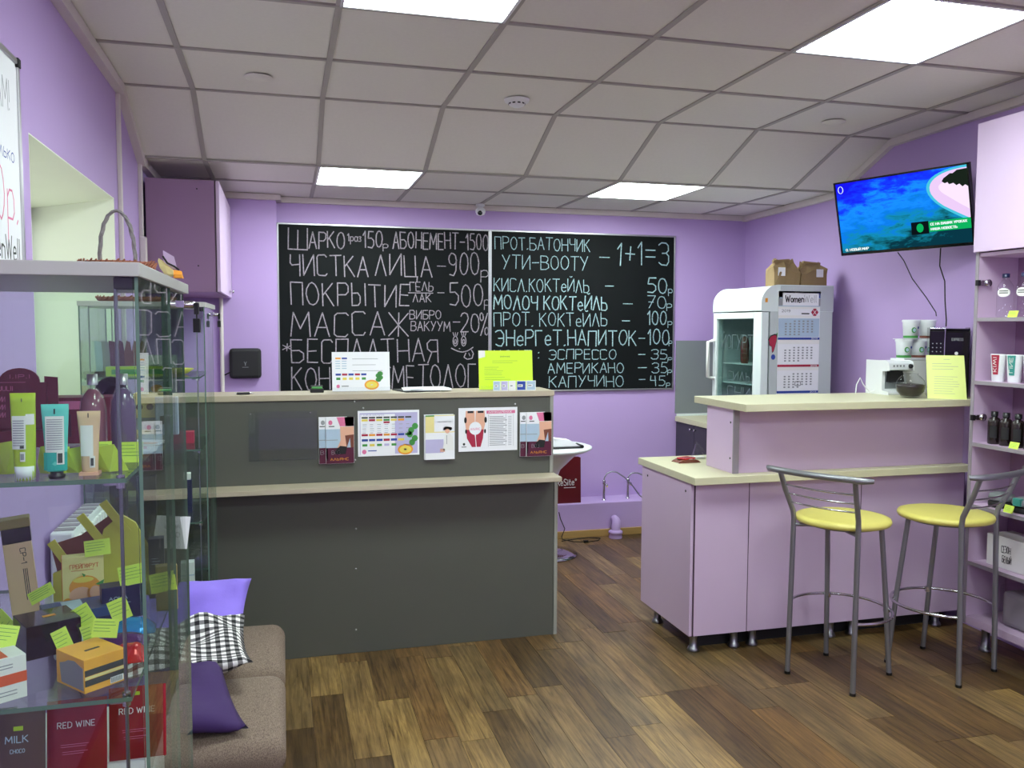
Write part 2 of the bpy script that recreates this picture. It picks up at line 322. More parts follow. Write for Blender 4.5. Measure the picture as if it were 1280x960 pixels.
# ---------------------------------------------------------------- hand lettering (stroke font)
def _el(cx, cy, rx, ry, a0=0, a1=360, n=12):
    return ' '.join('%.2f,%.2f' % (cx+rx*math.cos(math.radians(a0+(a1-a0)*i/n)), cy+ry*math.sin(math.radians(a0+(a1-a0)*i/n))) for i in range(n+1))
_G = {
 'А': (6, '0,0 3,10 6,0;1,3.6 5,3.6'), 'Б': (6, '5.5,10 0,10 0,0 4,0 6,1.5 6,4 4,5.4 0,5.4'),
 'В': (6, '0,0 0,10 4,10 5.4,8.8 5.4,6.6 4,5.4 0,5.4;4,5.4 6,4 6,1.4 4,0 0,0'), 'Г': (5, '0,0 0,10 5,10'),
 'Д': (7, '0,-1.5 0,0 7,0 7,-1.5;1,0 3.4,10 6,0'), 'Ю': (7.4, '0,0 0,10;0,5 1.8,5;'+_el(4.6, 5, 2.8, 5)),
 'Е': (5, '5,10 0,10 0,0 5,0;0,5 4.2,5'), 'Ж': (8, '0,10 4,5 0,0;8,10 4,5 8,0;4,10 4,0'),
 'З': (5.5, '0,9 1.5,10 4,10 5.3,8.6 5.3,6.6 4,5.4 2,5.4;4,5.4 5.5,4 5.5,1.5 4.2,0 1.5,0 0,1.2'),
 'И': (6, '0,10 0,0 6,10 6,0'), 'Й': (6, '0,10 0,0 6,10 6,0;2,12 3,11.4 4,12'), 'К': (5.6, '0,0 0,10;5.2,10 0,4.6;1.3,5.9 5.6,0'),
 'Л': (6, '0,0 3,10 6,0'), 'М': (7.4, '0,0 .6,10 3.7,3 6.8,10 7.4,0'), 'Н': (6, '0,0 0,10;6,0 6,10;0,5 6,5'), 'О': (6.2, _el(3.1, 5, 3.1, 5)),
 'П': (6, '0,0 0,10 6,10 6,0'), 'Р': (5.6, '0,0 0,10 4,10 5.6,8.8 5.6,6.2 4,4.8 0,4.8'), 'С': (5.4, '5.4,9 4.4,10 1,10 0,9 0,1 1,0 4.4,0 5.4,1'),
 'Т': (6.4, '0,10 6.4,10;3.2,10 3.2,0'), 'У': (5.8, '0,10 3,4.8;5.8,10 1.4,0'), 'Ф': (6.6, '3.3,-.5 3.3,10.5;'+_el(3.3, 5.5, 3.2, 3)), 'Х': (6, '0,0 6,10;0,10 6,0'),
 'Ц': (7, '0,10 0,0 6,0 6,10;6,0 7,0 6.5,-2.4'), 'Ч': (5.4, '0,10 0,6.2 1,5.2 5.2,5.4;5.4,10 5.4,0'), 'Ш': (8, '0,10 0,0 8,0 8,10;4,9 4,0'),
 'Ы': (7, '0,10 0,0 3.2,0 4.4,1.4 4.4,4.2 3.2,5.6 0,5.6;7,10 7,0'), 'Ь': (5, '0,10 0,0 3.6,0 5,1.4 5,4.2 3.6,5.6 0,5.6'),
 'Э': (5.8, '0,9 1.6,10 4,10 5.8,7.6 5.8,2.4 4,0 1.6,0 0,1;2,5 5.8,5'), 'Я': (5.8, '5.8,0 5.8,10 2,10 .2,8.7 .2,6.2 2,4.9 5.8,4.9;2.6,4.9 0,0'),
 '1': (2.4, '0,7.4 2,10 2,0'), '2': (5, '0,8 1,9.6 2.6,10 4.4,9.2 5,7.4 4,4.8 0,0 5,0'), '4': (5, '.6,10 0,5.4 4.6,5.4;4.2,10 4.2,0'),
 '5': (5, '4.8,10 .6,10 .2,5.8 3,6 5,4.4 5,1.8 3.4,0 0,.4'), '7': (5, '0,10 5,10 1.6,0;.8,5 4,5'), '9': (5, '5,6.6 '+_el(2.5, 7.3, 2.4, 2.7, 0, 360, 10)+' 5,6.6 4.6,2 3,0 .6,.4'),
 '0': (5.4, _el(2.7, 5, 2.7, 5)), '%': (7, '6.4,10 .6,0;'+_el(1.5, 8.2, 1.5, 1.8, 0, 360, 8)+';'+_el(5.5, 1.8, 1.5, 1.8, 0, 360, 8)),
 '-': (5, '0,5 5,5'), '_': (5, '0,5 5,5'), '+': (5, '0,5 5,5;2.5,8 2.5,2'), '=': (5, '0,6.6 5,6.6;0,3.8 5,3.8'), '.': (1, '0,0 .7,.5'), ':': (1, '0,7 .5,7.8;0,1 .5,1.8'), ',': (1, '.5,.8 0,-1.6'),
 '*': (6, '3,9 3,1;0,7.4 6,2.6;0,2.6 6,7.4'), '!': (1.4, '.4,10 .2,3;.1,.2 .3,.8'), '®': (3, _el(1.5, 8.5, 1.3, 1.3, 0, 360, 8)), '/': (4, '0,0 4,10'), '&': (5, '5,0 1,8 2.4,10 3.4,8 0,2.4 2,0 5,4'),
 'р': (4.6, '0,-4 0,6;0,4.6 1.4,6 3.4,6 4.6,4.4 4.6,2 3.4,.6 0,.6'), 'а': (4.6, '4.6,6 4.6,0;4.6,4.6 3.4,6 1.2,6 0,4.4 0,1.6 1.2,0 3.2,0 4.6,1.6'), 'з': (3.6, '0,6 2.6,6.4 3.4,4.8 1.4,3.6 3.6,2.2 3,.2 0,0'),
 'е': (4.6, '0,3.2 4.4,3.4 4,5.4 2.4,6.4 .8,5.6 0,3.4 .6,.8 2.4,0 4.4,.8'),
 'D': (6, '0,0 0,10 3.4,10 6,7.6 6,2.4 3.4,0 0,0'), 'F': (5, '0,0 0,10 5,10;0,5.2 4,5.2'), 'I': (1, '.5,0 .5,10'), 'J': (4, '4,10 4,1.6 2.6,0 .6,.4 0,2'), 'L': (4.6, '0,10 0,0 4.6,0'),
 'N': (6, '0,0 0,10 6,0 6,10'), 'R': (5.8, '0,0 0,10 4,10 5.6,8.8 5.6,6.4 4,5 0,5;2.6,5 5.8,0'), 'S': (5.2, '5,8.8 3.6,10 1.4,10 .2,8.6 .2,6.8 1.6,5.4 3.8,4.6 5.2,3 5,1.2 3.4,0 1.2,0 0,1.2'),
 'U': (5.8, '0,10 0,1.8 1.6,0 4.2,0 5.8,1.8 5.8,10'), 'V': (6, '0,10 3,0 6,10'), 'W': (9, '0,10 2.4,0 4.5,8 6.6,0 9,10'), 'Z': (5.4, '0,10 5.4,10 0,0 5.4,0'), 'G': (5.8, '5.6,8.6 4.2,10 1.6,10 0,7.6 0,2.4 1.6,0 4.4,0 5.8,1.6 5.8,4.6 3.4,4.6'),
 'o': (4.4, _el(2.2, 3, 2.2, 3, 0, 360, 10)), 'm': (7, '0,0 0,6;0,4.8 1.6,6 3.4,5 3.4,0;3.4,4.8 5.2,6 7,5 7,0'), 'n': (4.4, '0,0 0,6;0,4.6 1.8,6 4.4,5 4.4,0'), 'l': (1.2, '.4,10 .4,.6 1.2,0'),
 'i': (1, '.5,0 .5,6;.5,8 .5,8.6'), 't': (3.4, '1.4,9 1.4,.8 2.6,0 3.4,.4;0,6.2 3.2,6.2'), 's': (3.8, '3.6,5.4 2,6.2 .3,5 .6,3.6 3.2,2.6 3.7,1 2,0 0,.8'), 'k': (4, '0,0 0,10;3.6,6 0,2.8;1.2,3.8 4,0'), 'r': (3, '0,0 0,6;0,4 1.2,5.8 3,6'),
 'c': (4.2, '4.2,5 2.6,6.2 .6,5.4 0,3 .8,.6 2.8,0 4.2,1'), 'u': (4.4, '0,6 0,1.4 1.4,0 3.2,0 4.4,1.4;4.4,6 4.4,0'), 'd': (4.6, '4.6,10 4.6,0;4.6,4.6 3.2,6 1.2,6 0,4.4 0,1.6 1.2,0 3.2,0 4.6,1.6'), 'h': (4.4, '0,0 0,10;0,4.6 1.8,6 4.4,5 4.4,0'), 'b': (4.6, '0,10 0,0;0,1.4 1.4,0 3.4,0 4.6,1.6 4.6,4.4 3.4,6 0,4.6'),
 'y': (4.4, '0,6 2.2,.4;4.4,6 1,-3.4'), 'g': (4.6, '4.6,6 4.6,-2.4 3,-4 .6,-3.4;4.6,4.6 3.2,6 1.2,6 0,4.4 0,1.6 1.2,0 3.2,0 4.6,1.6'),
}
for a, b in {'A': 'А', 'B': 'В', 'E': 'Е', 'K': 'К', 'M': 'М', 'H': 'Н', 'O': 'О', 'P': 'Р', 'C': 'С', 'T': 'Т', 'Y': 'У', 'X': 'Х', '3': 'З', '–': '-', 'e': 'е', 'p': 'р', 'a': 'а'}.items(): _G[a] = _G[b]
_G['8'] = (5, _el(2.5, 7.5, 2.1, 2.4, 0, 360, 8)+';'+_el(2.5, 2.6, 2.5, 2.6, 0, 360, 8)); _G['6'] = (5, '4.6,9.4 2,9 0,4.6;'+_el(2.5, 2.8, 2.5, 2.8, 0, 360, 10))
def letters(mb, s, x0, x1, z0, z1, w, place, jit=0., gap=1.9):
    """strokes of s fitted in x0..x1, z0..z1; place(a, b) -> 3D point; w = stroke width"""
    adv = []; x = 0
    for ch in s:
        if ch == ' ': x += 4; continue
        gw, gs = _G.get(ch) or _G['О']; adv.append((x, gs)); x += gw+gap
    tot = max(x-gap, .5); sx = (x1-x0)/tot; sz = (z1-z0)/10
    for gx, gs in adv:
        jy = random.uniform(-jit, jit)*.5; sl = random.uniform(-jit, jit)*.05
        for st in gs.split(';'):
            pts = [tuple(map(float, p.split(','))) for p in st.split()]
            P = [(x0+(gx+px+sl*py+random.uniform(-jit, jit)*.18)*sx, z0+(py+jy+random.uniform(-jit, jit)*.18)*sz) for px, py in pts]
            for (ax, ay), (bx_, by) in zip(P, P[1:]):
                dx, dy = bx_-ax, by-ay; L = math.hypot(dx, dy)
                if L < 1e-6: continue
                dx /= L; dy /= L; h = w/2; e = h*.6; nx, ny = -dy*h, dx*h
                mb.add([place(ax-dx*e+nx, ay-dy*e+ny), place(ax-dx*e-nx, ay-dy*e-ny), place(bx_+dx*e-nx, by+dy*e-ny), place(bx_+dx*e+nx, by+dy*e+ny)], [(0, 1, 2, 3)])
def face_y(y, x0=0, z0=0): return lambda a, b: Vector((x0+a, y, z0+b))                 # a plane facing the camera (-y)
def prt(mb, pl, x0, x1, z0, z1, m=None):
    """flat printed rectangle"""
    if m: mb.use(m)
    mb.add([pl(x0, z0), pl(x1, z0), pl(x1, z1), pl(x0, z1)], [(0, 1, 2, 3)])
def disc(mb, pl, cx, cz, rx, rz, m=None, a0=0, a1=360, n=18):
    if m: mb.use(m)
    mb.add([pl(cx+rx*math.cos(math.radians(a0+(a1-a0)*i/n)), cz+rz*math.sin(math.radians(a0+(a1-a0)*i/n))) for i in range(n if a1-a0 == 360 else n+1)], [tuple(range(n if a1-a0 == 360 else n+1))])
def poly(mb, pl, pts, m=None):
    if m: mb.use(m)
    mb.add([pl(*p) for p in pts], [tuple(range(len(pts)))])
def lines(mb, pl, x0, x1, z0, z1, n, m='ink', th=.0009, ragged=.35):
    mb.use(m)
    for i in range(n):
        z = z1-(i+.5)*(z1-z0)/n; xe = x1-random.random()*ragged*(x1-x0)
        prt(mb, pl, x0, xe, z-th, z+th)

# ================================================================ THE SETTING
XL = -.71; YB = 6.05; ZC = 2.63; ZL = 2.41; Y1, Y2 = 4.27, 4.832; YF = -3.1
def wx(y): return 3.54-.05*(6.05-y)                # right wall drifts in towards the viewer
def st(o): o['kind'] = 'structure'; return o
def plane(o, U, V):
    o, U, V = Vector(o), Vector(U), Vector(V); return lambda a, b: o+U*a+V*b

# ---- floor and planks
PW = .131
floor = st(MB('edged').box(XL-.1, 3.7, YF-.1, YB+.1, -.06, -.0075).build('floor'))
PLN = {}
def plank_mesh(L):
    k = round(L, 3)
    if k not in PLN:
        m = MB('plank').box(-PW/2+.0007, PW/2-.0007, -L/2+.0007, L/2-.0007, -.007, 0)
        o = m.build('plank', floor); PLN[k] = o.data; return o
    o = bpy.data.objects.new('plank', PLN[k]); S.collection.objects.link(o); o.parent = floor; return o
joined = MB('plankj')
ncol = int((3.66-XL)/PW)+1; rp = random.Random(5); nplank = 0
for c in range(ncol):
    xc = XL+.02+PW*(c+.5); y = YF-.6*rp.random()
    while y < 5.84:
        L = rp.choice((.72, .82, .9)); ya, yb = y, min(y+L, 5.84)
        if yb > 1.9 and nplank < 297 and (xc > -.15 or yb > 3.2 or True):
            ya2 = max(ya, 1.9) if ya < 1.9 and yb-1.9 < .12 else ya
            o = plank_mesh(yb-ya); o.location = (xc, (ya+yb)/2, rp.uniform(-.0004, .0)); nplank += 1
        elif yb > YF: joined.box(xc-PW/2+.0007, xc+PW/2-.0007, ya+.0007, yb-.0007, -.007, 0)
        y += L
jo = joined.build('plank_field', floor); jo['kind'] = 'stuff'

# ---- walls
T = .12
NY0, NY1, NZ0, NZ1, ND = 2.82, 4.142, 1.15, 2.099, .34     # deep opening in the left wall
wl = MB('wall').box(XL-T-ND, XL, YF, NY0, 0, 2.75).box(XL-T-ND, XL, NY1, YB+.12, 0, 2.75).box(XL-T-ND, XL, NY0, NY1, 0, NZ0).box(XL-T-ND, XL, NY0, NY1, NZ1, 2.75)
st(wl.build('wall_left'))
rv = MB('niche').box(XL-ND, XL-.0005, NY1-.004, NY1+.001, NZ0, NZ1).box(XL-ND, XL-.0005, NY0-.001, NY0+.004, NZ0, NZ1).box(XL-ND, XL+.001, NY0, NY1, NZ0-.001, NZ0+.004)
rv.prism([(XL-ND, NZ1-.06), (XL-.0005, NZ1-.004), (XL-.0005, NZ1), (XL-ND, NZ1)], 'y', NY0, NY1)
st(rv.build('trim_1'))
win = MB('white')
for a in ((NY0+.004, NY0+.06), (NY1-.06, NY1-.004), (3.45, 3.51)): win.box(XL-ND-.03, XL-ND+.01, a[0], a[1], NZ0+.004, NZ1-.06)
win.box(XL-ND-.03, XL-ND+.01, NY0, NY1, NZ0+.004, NZ0+.05).box(XL-ND-.03, XL-ND+.01, NY0, NY1, NZ1-.11, NZ1-.06)
window = st(win.build('window_1'))
M['daylit'] = emit('daylit_blind', (236, 246, 226), 1.5)
bl = MB('daylit').box(XL-ND-.028, XL-ND-.018, NY0, NY1, NZ0, NZ1-.05); bl.build('blind', window)
st(MB('wall').prism([(wx(YF), YF), (wx(YB+.12), YB+.12), (wx(YB+.12)+.15, YB+.12), (wx(YF)+.15, YF)], 'z', 0, 2.75).build('wall_right'))
st(MB('wall').box(XL-.3, 3.8, YB, YB+.12, 0, 2.75).box(XL, -.026, 5.95, YB+.01, 0, 2.75).build('wall_back'))
st(MB('wall').box(XL-.3, 3.8, YF-.12, YF, 0, 2.75).build('wall_front'))
# low painted ledge along the back wall, with its skirting
st(MB('wall').box(XL, 2.953, 5.81, YB+.005, 0, .248).build('trim_2', bev=.006))
st(MB('base').box(XL, 2.953, 5.795, 5.812, 0, .052).build('baseboard_back', bev=.003))

# ---- ceiling: slab, grid of bars, tiles
prof = [(YF, ZC+.02), (Y1, ZC+.02), (Y2, ZL+.02), (YB, ZL+.02), (YB, ZL+.06), (Y2+.01, ZL+.06), (Y1+.01, ZC+.06), (YF, ZC+.06)]
ceil = st(MB('tile').prism(prof, 'x', XL-.3, 3.8).build('ceiling'))
GX = [-.383+.588*k for k in range(7)]               # grid lines across x
rowsY = [Y1-.61*k for k in range(0, 13)]
PANELS = set()
LX = (1, 4)
def cols():
    xs = [XL]+GX
    return xs
tile_cache = {}
def tile_obj(w, l, cx, cy, cz, ang):
    k = (round(w, 3), round(l, 3))
    if k not in tile_cache:
        o = MB('tile').box(-w/2, w/2, -l/2, l/2, 0, .012).build('ceiling_tile', ceil, bev=.002); tile_cache[k] = o
    else:
        o = tile_cache[k].copy(); S.collection.objects.link(o)
    o.location = (cx, cy, cz); o.rotation_euler = (ang, 0, 0); return o
bars = MB('tbar')
LIGHTS = []
def strip(ya, za, yb, zb, kind, r):
    L = math.hypot(yb-ya, zb-za); ang = math.atan2(zb-za, yb-ya); cy, cz = (ya+yb)/2, (za+zb)/2
    xs = [XL]+GX+[wx(cy)]
    xs = [x for x in xs if x <= wx(cy)+.001]
    for i in range(len(xs)-1):
        w = xs[i+1]-xs[i]
        if w < .06: continue
        if (kind, r) in (('h', 2), ('h', 6), ('h', 10), ('l', 0)) and i in (2, 5):
            LIGHTS.append(((xs[i]+xs[i+1])/2, cy, cz, w, L)); continue
        jx = random.uniform(-.0015, .0015)
        tile_obj(w-.02, L-.02, (xs[i]+xs[i+1])/2+jx, cy, cz+.004, ang)
    for x in xs[1:]:
        c, s_ = math.cos(ang), math.sin(ang)
        bars.box(x-.012, x+.012, -L/2, L/2, -.002, .006, Matrix.Translation((0, cy, cz)) @ Matrix.Rotation(ang, 4, 'X'))
for r in range(12):
    strip(rowsY[r+1], ZC, rowsY[r], ZC, 'h', r)
strip(Y1, ZC, Y2, ZL, 's', 0)
strip(Y2, ZL, 5.432, ZL, 'l', 0); strip(5.432, ZL, 6.032, ZL, 'l', 1)
for y in rowsY: bars.box(XL, wx(y), y-.009, y+.009, ZC-.003, ZC+.005)
for y in (Y2, 5.432, 6.032): bars.box(XL, wx(y), y-.009, y+.009, ZL-.003, ZL+.005)
bars.build('grid_bar', ceil)
# cornices
def cornice(name, path_out, w=.032, h=.042):
    pass
c1 = MB('cornice')
def sweep(mb, P, xa, xb, h=.045):
    for (ya, za), (yb, zb) in zip(P, P[1:]):
        vs = [(xa(ya), ya, za), (xb(ya), ya, za), (xa(yb), yb, zb), (xb(yb), yb, zb), (xa(ya), ya, za-h), (xb(ya), ya, za-h), (xa(yb), yb, zb-h), (xb(yb), yb, zb-h)]
        mb.add(vs, [(0, 1, 3, 2), (4, 6, 7, 5), (0, 4, 5, 1), (2, 3, 7, 6), (0, 2, 6, 4), (1, 5, 7, 3)])
P = [(YF, ZC), (Y1, ZC), (Y2, ZL), (YB, ZL)]
sweep(c1, P, lambda y: XL, lambda y: XL+.036); st(c1.build('trim_3'))
c2 = MB('cornice'); sweep(c2, P, lambda y: wx(y), lambda y: wx(y)-.034, .04); st(c2.build('trim_4'))
c3 = MB('cornice').box(-.03, wx(YB), YB-.034, YB, ZL-.036, ZL).box(XL, .004, 5.912, 5.955, ZL-.036, ZL).box(-.03, .006, 5.93, YB, ZL-.036, ZL)
st(c3.build('trim_5'))

# ---- ceiling lights
M['lightsurf'] = emit('light_diffuser', (240, 255, 250), PANEL_STRENGTH)
def clight(cx, cy, cz, w, l, label):
    t = thing('ceiling_light', label, 'ceiling light', (cx, cy, cz), group='fluorescent ceiling panels')
    f = MB('white')
    for s in (-1, 1):
        f.box(s*w/2-.006-s*.008, s*w/2+.006-s*.008, -l/2+.004, l/2-.004, -.004, .03)
        f.box(-w/2+.004, w/2-.004, s*l/2-.006-s*.008, s*l/2+.006-s*.008, -.004, .03)
    f.build('frame', t)
    MB('lightsurf').box(-w/2+.015, w/2-.015, -l/2+.014, l/2-.014, .000, .006).build('diffuser', t)
    return t
LAB = {(0, 0): 'square fluorescent ceiling panel at the top edge of the photo, above the desk', (1, 0): 'big bright square ceiling panel at top right, ahead of the television',
       (0, 1): 'glowing ceiling panel above the left blackboard', (1, 1): 'glowing ceiling panel near the back wall above the right blackboard'}
for cx, cy, cz, w, l in LIGHTS:
    r = 0 if 2 < cy < 4 else (1 if cy > 4 else 2)
    lab = LAB.get((int(cx > 1.2), r)) or 'square ceiling panel %s the viewer, on the %s side' % ('straight above' if cy > -1 else 'well behind', 'right' if cx > 1.2 else 'left')
    clight(cx, cy, cz, w, l, lab)

# ---- smoke detectors, camera dome, conduits
def detector(x, y, label, ghost):
    t = thing('smoke_detector', label, 'smoke detector', (x, y, ZC-.002), group='smoke detectors on the ceiling')
    m = 'clear' if ghost else 'white'
    MB('tile' if ghost else 'white').lathe((0, 0, 0), [(0, -.006 if ghost else -.012), (.058, -.006 if ghost else -.012), (.062, 0)], 20).build('base', t)
    b = MB('tile' if ghost else 'white').lathe((0, 0, 0), [(0, -.016), (.018, -.016), (.036, -.012), (.044, -.006)] if ghost else [(0, -.036), (.018, -.036), (.036, -.028), (.044, -.012)], 20)
    b.build('sensor_head', t)
    if ghost: return
    v = MB('black')
    for k in range(10):
        a = k*math.pi/5; v.box(-.007, .007, .0385, .0405, -.0245, -.0185, Matrix.Rotation(a, 4, 'Z'))
    v.build('vent', t)
detector(-.084, 3.983, 'faint flush smoke detector on the ceiling, leftmost of the three', True)
detector(1.108, 4.027, 'white smoke detector with black slots, middle of the ceiling', False)
detector(2.845, 3.995, 'faint flush smoke detector on the ceiling nearest the television', True)
t = thing('dome_camera', 'small white dome security camera hanging above the two blackboards', 'camera', (1.37, 5.95, ZL-.003))
MB('white').lathe((0, 0, 0), [(.03, 0), (.034, -.014), (.02, -.02), (.016, -.03)], 20).build('mount', t)
MB('white').lathe((0, -.01, -.052), [(0, .03), (.02, .026), (.034, .012), (.036, -.006), (.028, -.024), (0, -.034)], 20).build('ball', t)
MB('blackg').lathe((-.008, -.034, -.066), [(0, .014), (.014, .010), (.018, 0)], 16, mtx=R3(rx=math.radians(125))).build('lens', t)
c = MB('cornice').box(XL, XL+.018, 4.235, 4.262, .5, ZC-.05); tag(c.build('cable_conduit', bev=.003), 'thin white cable duct running down the left wall beside the window opening', 'cable duct')
t = thing('cable_conduit', 'white cable duct with a junction box, left of the lilac wall cupboard', 'cable duct', (XL, 4.83, 0))
MB('cornice').box(0, .02, -.014, .014, .5, ZL-.03).build('duct', t, bev=.003)
MB('cornice').box(0, .034, -.022, .022, 1.83, 2.0).build('junction_box', t, bev=.006)
c = MB('cornice').tube([(-.385, 5.93, .26), (-.385, 5.93, 1.72)], .0135, 12); tag(c.build('pipe'), 'slim white vertical pipe under the lilac wall cupboard', 'pipe')

# ---- radiator on the left wall
t = thing('radiator', 'white ribbed radiator low on the left wall behind the nearer glass case', 'radiator', (XL+.05, 3.07, .5))
MB('white').box(-.035, .035, -.23, .23, 0, .40).build('body', t, bev=.008)
rb = MB('whitem')
for k in range(11): rb.box(.033, .044, -.215+k*.043-.012, -.215+k*.043+.012, .02, .38)
rb.build('rib', t, bev=.003)
g = MB('edge')
for k in range(7): g.box(-.028, .028, -.19+k*.062-.018, -.19+k*.062+.018, .398, .403)
g.build('top_grille', t)

# ================================================================ BLACKBOARDS
LEFT_TEXT = [("Ш",0.049,0.175,2.064,2.206),("АРКО",0.188,0.426,2.076,2.188),("1раз",0.448,0.540,2.130,2.181),("150",0.554,0.685,2.089,2.203),("р",0.692,0.727,2.087,2.136),("АБОНЕМЕНТ-1500",0.762,1.448,2.091,2.204),("ЧИСТКА",0.062,0.587,1.885,2.026),("ЛИЦА",0.635,1.038,1.895,2.042),("-",1.074,1.136,1.942,1.999),("900",1.161,1.381,1.910,2.067),("р",1.396,1.448,1.891,1.978),("ПОКРЫТИЕ",0.063,0.873,1.680,1.832),("ГЕЛЬ",0.880,1.045,1.791,1.855),("_",0.873,1.049,1.774,1.780),("ЛАК",0.901,1.030,1.713,1.770),("-",1.078,1.124,1.750,1.807),("500",1.168,1.411,1.688,1.846),("р",1.422,1.457,1.690,1.762),("МАССАЖ",0.061,0.865,1.474,1.638),("ВИБРО",0.877,1.102,1.593,1.654),("ВАКУУМ",0.886,1.168,1.507,1.574),("-",1.190,1.241,1.547,1.601),("20",1.248,1.382,1.498,1.634),("%",1.389,1.453,1.472,1.634),("*",0.002,0.059,1.361,1.423),("БЕСПЛАТНАЯ",0.062,1.083,1.286,1.446),("КОН",0.060,0.318,1.098,1.253),("С.КОС",0.339,0.735,1.099,1.254),("МЕТОЛОГА",0.749,1.449,1.098,1.263),
]
RIGHT_TEXT = [("ПРОТ.БАТОНЧИК",1.500,2.231,2.104,2.192),("УТИ-ВООТУ",1.553,2.217,1.961,2.061),("-",2.309,2.392,2.035,2.088),("1+1=3",2.448,2.876,2.009,2.178),("КИСЛ.КОКТеЙЛЬ",1.493,2.226,1.799,1.892),("-",2.359,2.424,1.827,1.872),("50",2.702,2.863,1.802,1.916),("р",2.875,2.909,1.803,1.854),("МОЛОЧ КОКТеЙЛЬ",1.493,2.372,1.668,1.768),("-",2.502,2.583,1.693,1.738),("70",2.698,2.857,1.687,1.779),("р",2.865,2.904,1.688,1.742),("ПРОТ. КОКТеЙЛЬ",1.494,2.373,1.546,1.643),("-",2.498,2.560,1.564,1.609),("100",2.705,2.859,1.557,1.660),("р",2.876,2.910,1.558,1.604),("ЭНеРГеТ.НАПИТОК",1.509,2.612,1.401,1.514),("-",2.636,2.686,1.434,1.480),("100",2.711,2.886,1.407,1.523),("р",2.887,2.912,1.411,1.450),("КОФЕ :",1.494,1.841,1.303,1.366),("ЭСПРЕССО",1.915,2.449,1.298,1.370),("-",2.633,2.688,1.312,1.350),("35",2.738,2.872,1.296,1.368),("р",2.881,2.914,1.287,1.318),("АМЕРИКАНО",1.908,2.513,1.194,1.269),("-",2.631,2.698,1.212,1.250),("35",2.748,2.873,1.187,1.265),("р",2.879,2.913,1.187,1.225),("КАПУЧИНО",1.917,2.514,1.088,1.171),("-",2.641,2.691,1.120,1.158),("45",2.737,2.858,1.087,1.164),("р",2.870,2.901,1.089,1.125),
]

def blackboard(x0, x1, label, texts, cm, w):
    z0, z1 = 1.058, 2.24
    t = thing('blackboard', label, 'blackboard', ((x0+x1)/2, YB, z0), group='blackboards on the back wall')
    cx = (x0+x1)/2
    MB('board').box(x0+.006-cx, x1-.006-cx, -.014, 0, .006, z1-z0-.006).build('board_surface', t)
    f = MB('alu')
    for a in ((x0-cx, x0+.012-cx, -.019, 0, 0, z1-z0), (x1-.012-cx, x1-cx, -.019, 0, 0, z1-z0), (x0-cx, x1-cx, -.019, 0, 0, .012), (x0-cx, x1-cx, -.019, 0, z1-z0-.012, z1-z0)): f.box(*a)
    f.build('frame', t, bev=.002)
    pl = lambda a, b: Vector((a-cx, -.0146, b-z0))
    for s, a, b, lo, hi in texts:
        ch = MB(cm)
        big = hi-lo
        ww = w*(1.05 if big > .2 else .85 if big > .1 else .62)
        letters(ch, s, a, b, lo, hi, ww, pl, jit=.9)
        if big > .2: letters(ch, s, a+.003, b+.003, lo+.003, hi, ww*.5, pl, jit=1.5)
        ch.build('chalk_word', t)
    return t, MB(cm), pl
t, ch, pl = blackboard(-.026, 1.463, 'left blackboard with pinkish white chalk lettering and a doodled face', LEFT_TEXT, 'chalkw', .0092)
# the doodled face
def stroke(ch, pl, pts, w):
    for (a, b), (c, d) in zip(pts, pts[1:]):
        L = math.hypot(c-a, d-b) or 1; nx, ny = -(d-b)/L*w/2, (c-a)/L*w/2
        ch.add([pl(a+nx, b+ny), pl(a-nx, b-ny), pl(c-nx, d-ny), pl(c+nx, d+ny)], [(0, 1, 2, 3)])
for ex in (1.207, 1.268):
    for rr in (1, .45): stroke(ch, pl, [(ex+.017*rr*math.cos(k*.45), 1.435+.036*rr*math.sin(k*.45)-(1-rr)*.008) for k in range(15)], .0065)
    for k in (-1, 0, 1): stroke(ch, pl, [(ex+k*.010, 1.472), (ex+k*.018, 1.498)], .005)
stroke(ch, pl, [(1.176+.163*k/10, 1.385-.045*math.sin(k/10*2.6)+.03*(k/10)) for k in range(11)], .0075)
stroke(ch, pl, [(1.285, 1.35), (1.27, 1.318), (1.295, 1.303), (1.33, 1.31), (1.34, 1.345), (1.325, 1.372)], .0075)
stroke(ch, pl, [(1.305, 1.35), (1.315, 1.325)], .005); stroke(ch, pl, [(1.234, 1.383), (1.238, 1.379), (1.241, 1.383)], .006)
ch.build('chalk_face', t)
t, ch, pl = blackboard(1.463, 2.93, 'right blackboard with pale blue chalk price list of drinks', RIGHT_TEXT, 'chalkb', .0098)

# ================================================================ RECEPTION DESK
t = thing('reception_desk', 'grey two-level reception desk with light wood top and shelf', 'reception desk', (.34, 3.97, 0))
ox, oy = .34, 3.97
def D(name, m, x0, x1, y0, y1, z0, z1, bev=.0015): return bx(name, t, m, x0-ox, x1-ox, y0-oy, y1-oy, z0, z1, bev)
D('upper_panel', 'greyp', -.66, 1.283, 3.97, 3.988, .818, 1.198)
D('side_panel', 'greyd', 1.266, 1.284, 3.966, 4.2, .818, 1.198)
D('top_board', 'dtop', -.69, 1.287, 3.962, 4.215, 1.198, 1.225, .002)
D('shelf', 'dtop', -.69, 1.287, 3.835, 4.2, .796, .818, .002)
D('lower_panel', 'greyp', -.66, 1.29, 3.97, 3.988, .0, .796)
D('side_panel', 'greyd', 1.291, 1.309, 3.966, 4.62, 0, .796)
D('side_panel', 'greyd', -.69, -.672, 3.966, 4.62, 0, .796)
D('work_surface', 'dtop', -.69, 1.31, 4.2, 4.64, .74, .765)
sc = MB('alu')
